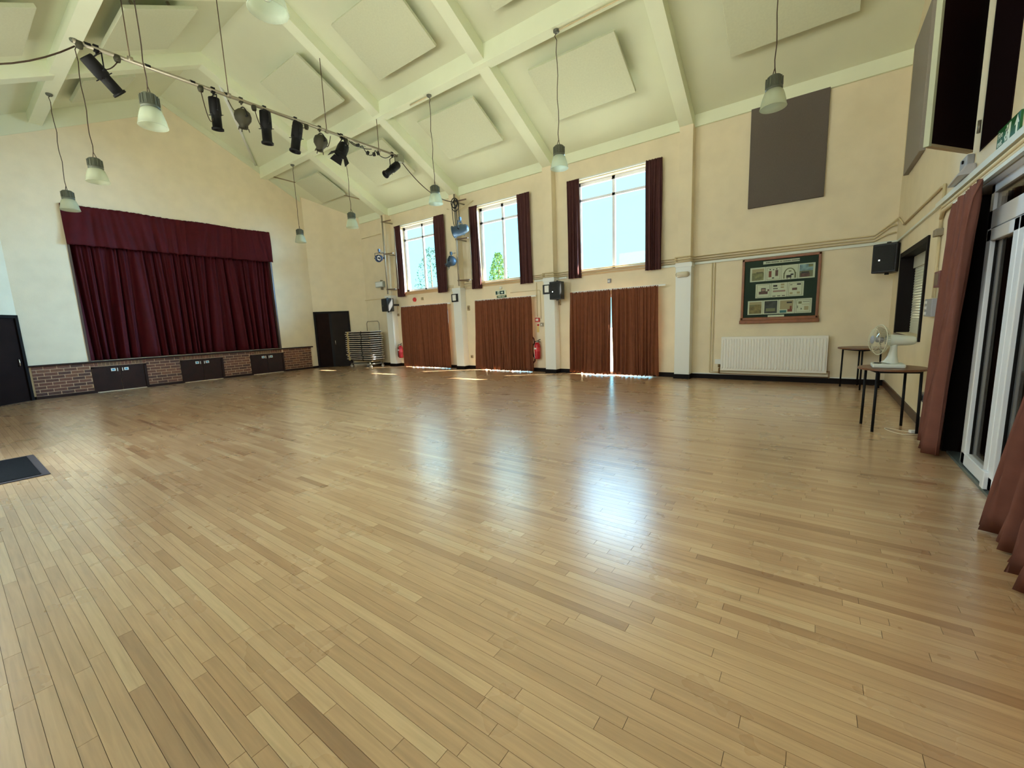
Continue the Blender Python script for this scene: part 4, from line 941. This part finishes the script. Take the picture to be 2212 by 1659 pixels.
tag(MB().box(XR-.06, XR, 6.30, 6.44, 2.08, 2.15).build('junction_box', M('taupe_box', (132, 122, 104), .5), bevel=.004), 'small taupe junction box on the vertical conduit right of the hatch', 'box')
t = empty('wall_notice', (XR, 6.1, 1.63), 'small dark red framed box right of the serving hatch', 'wall box'); MB().box(XR-.045, XR, 5.98, 6.24, 1.54, 1.70).build('red_frame', M('deep_red', (104, 30, 26), .45), t); box('face', M('brown_face', (110, 82, 56), .5), (XR-.047, XR-.045, 6.05, 6.22, 1.56, 1.68), t)
t = empty('switch_box', (XR, 6.4, 1.33), 'grey switch box below the vertical conduit right of the hatch', 'switch box'); MB().box(XR-.05, XR, 6.20, 6.56, 1.24, 1.43).build('casing', greypl, t, .006)
for z in (1.275, 1.335, 1.395): box('switch', whitepl, (XR-.058, XR-.05, 6.44, 6.53, z-.015, z+.015), t)
t = empty('wall_socket', (XR, 6.32, .35), 'grey double socket low on the right wall behind the fan table', 'socket'); MB().box(XR-.035, XR, 6.22, 6.42, .31, .40).build('plate', M('dark_grey_plastic', (88, 90, 98), .4), t, .005); box('plug', blackpl, (XR-.06, XR-.035, 6.26, 6.32, .33, .38), t)

# glazed doors: white frame, transom light and two leaves (outer face of the room wall)
FX0, FX1 = XR+.045, XR+.115
gd = empty('door_7', (XR+.08, 4.0, 0)); gd['kind'] = 'structure'
DL, DR = 5.05, 3.50
mb = MB().box(FX0, FX1, DL-.07, DL, 0, 2.27).box(FX0, FX1, DR, DR+.07, 0, 2.27).box(FX0, FX1, DR, DL, 2.205, 2.27).box(FX0, FX1, DR, DL, 1.935, 2.07)
mb.build('frame', upvc, gd)
MB().box(FX0-.03, FX1, DR, 5.35, -.001, .022).build('threshold', alu, gd)
MB().box(XR-.01, XR+.24, DR, OPY[1], 2.268, 2.275).build('head_lining', upvc, gd)
for (a, b, nm) in ((4.315, DL-.075, 'left'), (DR+.075, 4.305, 'right')):
    lf = MB().box(FX0-.015, FX1-.02, a, a+.095, .03, 1.92).box(FX0-.015, FX1-.02, b-.095, b, .03, 1.92).box(FX0-.015, FX1-.02, a, b, .03, .13).box(FX0-.015, FX1-.02, a, b, 1.83, 1.92).build('door_leaf', upvc, gd, .006)
    box('pane', doorglass, (FX0+.02, FX0+.028, a+.095, b-.095, .13, 1.83), lf)
    MB().box(FX0+.012, FX0+.034, a+.095, a+.103, .13, 1.83).box(FX0+.012, FX0+.034, b-.103, b-.095, .13, 1.83).build('gasket', black, lf)
    MB().box(FX0-.04, FX0-.01, a-.012 if nm == 'left' else b-.03, a+.03 if nm == 'left' else b+.012, .03, .16).build('hinge', upvc, lf, .006)
box('transom_pane', doorglass, (FX0+.02, FX0+.028, DR+.07, DL-.07, 2.07, 2.205), gd)
# near-black panel and reveal lining added for the shade in the door recess
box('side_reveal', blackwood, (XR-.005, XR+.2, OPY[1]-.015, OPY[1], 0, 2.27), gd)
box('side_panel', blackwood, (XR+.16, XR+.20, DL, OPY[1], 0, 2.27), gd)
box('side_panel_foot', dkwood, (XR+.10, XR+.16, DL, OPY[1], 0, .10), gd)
MB().box(XR-.05, XR-.02, 1.6, 5.75, 2.272, 2.30).box(XR-.03, XR, 5.6, 5.64, 2.275, 2.30).box(XR-.03, XR, 3.2, 3.24, 2.275, 2.30).build('curtain_track', trunkP, gd)
curtain('door_curtain', roseC, (XR-.07, 5.58), (XR-.11, 4.60), .02, 2.25, 'tall rose brown curtain hanging left of the glazed doors', 'glazed door curtains', 7, .05, seed=71, p0b=(XR-.08, 5.74), p1b=(XR-.115, 5.12), scallop=.01)
curtain('door_curtain', roseC, (XR-.10, 2.55), (XR-.10, 1.7), .02, 2.25, 'rose brown curtain nearest the camera at the right edge of the picture', 'glazed door curtains', 7, .06, seed=72, p0b=(XR-.10, 3.58), p1b=(XR-.12, 2.6))
# room beyond the glazed doors
MB().box(3.4, 3.5, 1.5, 7.0, 0, 2.7).box(XR+.24, 3.5, 1.4, 1.5, 0, 2.7).box(XR+.24, 3.5, 7.0, 7.1, 0, 2.7).box(XR+.24, 3.5, 1.4, 7.1, 2.7, 2.8).build('wall_beyond', M('lobby_wall', (120, 104, 78), .8), kind='structure')
MB().box(XR+.24, 3.5, 1.4, 7.1, -.1, 0).build('floor_beyond', M('lobby_floor', (78, 58, 42), .5), kind='structure')
light('lobby_lamp', 'POINT', (2.4, 4.2, 2.3), (0, 0, -1), 7, (1, .85, .6))  # dim fill light added to the room beyond, no fixture
curtain('lobby_curtain', M('lobby_curtain_cloth', (96, 66, 48), .9), (2.9, 6.6), (2.9, 3.2), .05, 2.2, 'brown curtain seen through the glazed doors in the room beyond', None, 12, .06, seed=90)  # cloth added in place of the curtains mirrored in the door glass

# ------------------------------------------------------------------ round tables, fan, cable
def round_table(cx, cy, r, h, legs, label, flat=None):
    t = empty('round_table', (cx, cy, 0), label, 'table', 'dark brown occasional tables')
    n = 40; pts = []
    for k in range(n):
        a = 2*math.pi*k/n; x, y = r*math.cos(a), r*math.sin(a)
        pts.append((x, y))
    mb = MB(); lo = [mb.bm.verts.new((x, y, h-.022)) for x, y in pts]; hi = [mb.bm.verts.new((x, y, h)) for x, y in pts]
    mb._f(list(reversed(lo))); mb._f(hi)
    for k in range(n): mb._f([lo[k], lo[(k+1) % n], hi[(k+1) % n], hi[k]])
    local('table_top', mb, tablewood, t, bevel=.003)
    P = [(x-cx, y-cy) for x, y in legs]
    for x, y in P: local('leg', MB().tube([(x, y, 0), (x*.97, y*.97, h-.022)], .0135, 10), black, t)
    mb = MB()
    for k in range(len(P)):
        a, b = P[k], P[(k+1) % len(P)]; mb.tube([(a[0]*.97, a[1]*.97, h-.036), (b[0]*.97, b[1]*.97, h-.036)], .012, 6)
    local('under_frame', mb, black, t)
    return t
# four legs each, standing where the photo shows them
LA = [(.57, 5.95), (.94, 6.03), (.86, 6.40), (.50, 6.33)]
ca = (sum(p[0] for p in LA)/4, sum(p[1] for p in LA)/4)
round_table(.715, 6.18, .295, .70, LA, 'round dark brown table with black legs carrying the fan')
LB = [(.41, 9.36), (.66, 9.02), (.93, 9.36), (.66, 9.60)]
round_table(.66, 9.33, .32, .70, LB, 'empty round dark brown table in the corner beyond the fan table')
fx, fy, fz = .675, 6.16, .70
t = empty('desk_fan', (fx, fy, fz), 'cream oscillating desk fan facing left on the nearer round table', 'fan')
local('base', MB().box(-.14, .135, -.12, .12, .0, .045), fanW, t, bevel=.014)
local('base_foot', MB().box(-.13, .125, -.11, .11, -.0005, .012), blackpl, t)
local('control_dial', MB().lathe([(.035, .046), (.035, .052), (0, .052)], 16, Matrix.Translation((-.09, -.02, 0))), blackpl, t)
mb = MB().tube([(.02, 0, .045), (.025, 0, .07), (.03, 0, .12), (.035, 0, .20), (.035, 0, .26)], [.085, .06, .042, .03, .027], 16)
local('column', mb, fanW, t)
ax = Vector((-.93, -.30, .05)).normalized(); hc = Vector((.02, 0, .30))
H = axis_mat(hc, ax)
mb = MB().lathe([(0, .20), (.04, .195), (.05, .17), (.058, .08), (.062, -.02), (.055, -.05), (0, -.05)], 18, H)
hd = local('motor_housing', mb, fanW, t)
H2 = H @ Matrix.Translation((0, 0, -.12))
wire = M('fan_guard_wire', (214, 214, 190), .35)
mb = MB(); Rg = .165
for k in range(44):
    a = 2*math.pi*k/44
    mb.tube([H2 @ Vector((r_*math.cos(a+tw), r_*math.sin(a+tw), z_)) for r_, z_, tw in ((.045, -.062, 0), (.10, -.055, .05), (.145, -.035, .1), (Rg, 0, .12))], .0013, 4, False)
    mb.tube([H2 @ Vector((r_*math.cos(a), r_*math.sin(a), z_)) for r_, z_ in ((.05, .062), (.10, .058), (.145, .035), (Rg, 0))], .0013, 4, False)
for r_, z_ in ((Rg, 0), (.12, -.048), (.12, .05)):
    mb.tube([H2 @ Vector((r_*math.cos(2*math.pi*k/36), r_*math.sin(2*math.pi*k/36), z_)) for k in range(37)], .004 if r_ == Rg else .002, 6, False)
local('wire_guard', mb, wire, t)
local('guard_badge', MB().lathe([(0, -.07), (.04, -.068), (.047, -.058), (.0, -.056)], 18, H2), greypl, t)
bl = glass_mat('smoky_blade', (.62, .62, .56), .10, .1)
for k in range(3):
    a0 = 2*math.pi*k/3; mb = MB(); G = []
    for i in range(7):
        r_ = .03+.115*i/6; row = []
        for j in range(5):
            a = a0 + (j/4-.5)*(1.0+.5*math.sin(i/6*3)); row.append(mb.bm.verts.new(H2 @ Vector((r_*math.cos(a), r_*math.sin(a), (j/4-.5)*.05))))
        G.append(row)
    for i in range(6):
        for j in range(4): mb._f([G[i][j], G[i+1][j], G[i+1][j+1], G[i][j+1]], True)
    local('blade', mb, bl, t)
local('blade_hub', MB().lathe([(0, -.03), (.028, -.025), (.032, .03), (0, .03)], 16, H2), greypl, t)
t = empty('fan_cable', (.8, 6.1, 0), 'white mains cable with a plug looped on the floor under the fan table', 'cable')
pts = [(.90, 6.07, .01), (.82, 6.10, .007), (.74, 6.17, .006), (.70, 6.18, .006), (.70, 6.11, .006), (.75, 6.0, .006), (.83, 5.93, .006), (.92, 5.98, .006), (.99, 6.06, .008), (1.0, 6.20, .04), (1.0, 6.26, .2), (1.0, 6.29, .33)]
def smooth(P, n=5):
    P = [Vector(p) for p in P]; out = []
    for i in range(len(P)-1):
        p0, p1, p2, p3 = P[max(i-1, 0)], P[i], P[i+1], P[min(i+2, len(P)-1)]
        for k in range(n):
            s = k/n; out.append(.5*((2*p1)+(p2-p0)*s+(2*p0-5*p1+4*p2-p3)*s*s+(3*p1-p0-3*p2+p3)*s**3))
    return out+[P[-1]]
MB().tube(smooth(pts), .0045, 6).build('flex', cableW, t)
MB().cbox((.915, 6.06, .018), (.06, .045, .034), Matrix.Rotation(.4, 3, 'Z')).build('plug', whitepl, t, .006)

# ------------------------------------------------------------------ stack of folding tables on a trolley
SX0, SX1, SY0, SY1 = -13.93, -12.48, 8.83, 9.38
tr = empty('table_trolley', (-13.2, 9.3, 0), 'grey tube trolley on castors under the stack of folding tables', 'trolley')
mb = MB().tube([(-13.75, 8.86, .13), (-12.52, 8.86, .13), (-12.48, 9.33, .13), (-13.4, 9.36, .13), (-13.75, 8.86, .13)], .016, 8)
mb.tube([(-13.6, 8.87, .13), (-13.6, 8.87, .20), (-13.55, 8.88, .226)], .014, 8).tube([(-12.62, 8.87, .13), (-12.62, 8.87, .226)], .014, 8).tube([(-12.60, 9.32, .13), (-12.60, 9.32, .226)], .014, 8)
mb.build('base_frame', M('trolley_grey', (150, 150, 140), .4, metal=.4), tr)
MB().box(-13.66, -12.54, 8.87, 9.34, .225, .24).build('platform', M('ply_platform', (160, 138, 96), .6), tr)
for x, y in ((-13.73, 8.87), (-12.56, 8.85), (-12.50, 9.31), (-13.4, 9.33)):
    MB().tube([(x-.012, y, .05), (x+.012, y, .05)], .05, 12).build('castor', M('castor_pale', (196, 196, 190), .4), tr)
    MB().box(x-.02, x+.02, y-.015, y+.015, .06, .125).build('castor_fork', steel, tr)
MB().tube([(-13.38, SY1+.03, .14), (-13.38, SY1+.03, 1.55), (-13.33, SY1+.03, 1.62), (-12.72, SY1+.03, 1.62), (-12.66, SY1+.03, 1.55), (-12.66, SY1+.03, .14)], .013, 8).build('push_handle', steel, tr)
N = 14; ph = .0745
ordn = ['topmost', 'second from the top', 'third from the top', 'fourth from the top', 'fifth from the top', 'sixth from the top', 'seventh from the top', 'eighth from the top', 'seventh from the bottom', 'sixth from the bottom', 'fifth from the bottom', 'fourth from the bottom', 'third from the bottom', 'bottommost']
ordn[6] = 'seventh from the top'; ordn[7] = 'seventh from the bottom'; ordn[8:] = ['sixth from the bottom', 'fifth from the bottom', 'fourth from the bottom', 'third from the bottom', 'second from the bottom', 'bottommost']
tb0 = None; rg = random.Random(5)
for k in range(N):
    if tb0 is None:
        t = empty('folding_table', (0, 0, 0)); tb0 = t
        local('table_top', MB().box(-.725, .725, -.275, .275, .045, .070), tableedge, t, bevel=.003)
        local('apron', MB().box(-.67, .67, -.25, -.235, .018, .045).box(-.67, .67, .235, .25, .018, .045), black, t)
        for s in (-1, 1): local('folded_leg', MB().tube([(s*.66, -.24, .022), (s*.05, -.24, .012)], .011, 6).tube([(s*.66, .24, .022), (s*.05, .24, .012)], .011, 6).tube([(s*.05, -.24, .012), (s*.05, .24, .012)], .011, 6), black, t)
        local('corner_block', MB().box(-.62, -.54, -.278, -.25, .003, .066), M('pale_wood_block', (190, 170, 112), .6), t)
        local('centre_strut', MB().box(.22, .25, -.283, -.25, .0, .0745), black, t)
    else: t = copy_tree(tb0)
    t.location = (-13.21+rg.uniform(-.025, .025), 9.105+rg.uniform(-.01, .01), .24+k*ph); t.rotation_euler = (0, 0, rg.uniform(-.012, .012))
    tag(t, 'flat folded trestle table in the trolley stack, %s' % ordn[N-1-k], 'folding table', 'folding tables stacked on the trolley')

# ------------------------------------------------------------------ floor mat, magenta cloth
t = empty('floor_mat', (-6.97, .02, 0), 'dark rubber edged floor mat at the left edge of the picture', 'mat')
MB().box(-7.62, -6.32, -.47, .515, .0008, .007).build('rubber_edge', matE, t)
MB().box(-7.56, -6.38, -.43, .455, .006, .012).build('pile', matM, t)
t = empty('draped_table', (-12.3, .02, 0), 'magenta cloth draped over a small table at the far left edge', 'table')
mb = MB(); V = []
for j, (z, r_) in enumerate(((.72, .30), (.70, .34), (.45, .43), (.2, .52), (.03, .60))):
    V.append([mb.bm.verts.new((-12.3+r_*(1+.05*math.sin(k*.9)*(j/4))*math.cos(2*math.pi*k/48), .02+min(.60, r_*(1+.05*math.sin(k*.9)*(j/4)))*math.sin(2*math.pi*k/48)*.85, z)) for k in range(48)])
for a, b in zip(V, V[1:]):
    for k in range(48): mb._f([a[k], a[(k+1) % 48], b[(k+1) % 48], b[k]], True)
mb._f(V[0]); mb.build('cloth', magenta, t)
for sx, sy in ((-1, -1), (1, -1), (1, 1), (-1, 1)): MB().tube([(-12.3+.2*sx, .02+.2*sy, 0), (-12.3+.2*sx, .02+.2*sy, .70)], .015, 6).build('leg', black, t)

# ------------------------------------------------------------------ outdoors
MB().box(-60, 40, YB+.3, 70, -.35, -.15).build('ground_outside', M('paved_ground', (228, 222, 204), .9, nz=(2, .05)), kind='structure')
MB().box(-60, 40, -40, YF-.3, -.35, -.15).build('ground_front', M('paved_ground', (188, 182, 160), .9), kind='structure')
MB().hexa([(XL-.6, YB+.28, 5.12), (XR+.6, YB+.28, 5.12), (XR+.6, YB+1.58, 5.10), (XL-.6, YB+1.58, 5.10),
           (XL-.6, YB+.28, 5.26), (XR+.6, YB+.28, 5.26), (XR+.6, YB+1.58, 5.18), (XL-.6, YB+1.58, 5.18)]).build('eaves', whiteP, kind='structure')
def tree(cx, cy, z0, z1, rw, n, leafm, label, seed, cone=True):
    t = empty('garden_tree', (cx, cy, -.15), label, 'tree', 'trees outside the windows'); rg = random.Random(seed)
    MB().tube([(cx, cy, -.15), (cx+.05, cy, z0), (cx, cy, z1-.4)], [.14, .09, .02], 8).build('trunk', M('bark', (70, 58, 44), .9), t)
    V = []; F = []
    for k in range(n):
        u = rg.random(); z = z0+(z1-z0)*u; r_ = rw*((1-u)**.7 if cone else math.sin(math.pi*(.12+.8*u)))*(.25+.75*rg.random()**.5); a = rg.random()*6.283
        c = Vector((cx+r_*math.cos(a), cy+r_*math.sin(a), z)); s = .05+.06*rg.random()
        x = Vector((rg.uniform(-1, 1), rg.uniform(-1, 1), rg.uniform(-1, 1))).normalized(); y = x.orthogonal().normalized()
        b = len(V); V += [c-x*s, c+y*s*.5, c+x*s, c-y*s*.5]; F.append((b, b+1, b+2, b+3))
    me = bpy.data.meshes.new('leaves'); me.from_pydata([tuple(v) for v in V], [], F); me.materials.append(leafm)
    o = bpy.data.objects.new('leaves', me); COL.objects.link(o); o.parent = t; o.matrix_parent_inverse = Matrix.Translation(-t.location); o['kind'] = 'stuff'
tree(-15.25, 20, 2.2, 5.45, .62, 1500, M('leaf_green', (62, 96, 34), .7, trans=.15), 'bright green rounded tree seen through the middle upper window', 21, False)
tree(-20.9, 20, .8, 6.5, 1.15, 900, M('leaf_blue', (44, 78, 72), .7, trans=.1), 'loose leafed bluish tree seen through the left upper window', 22, False)
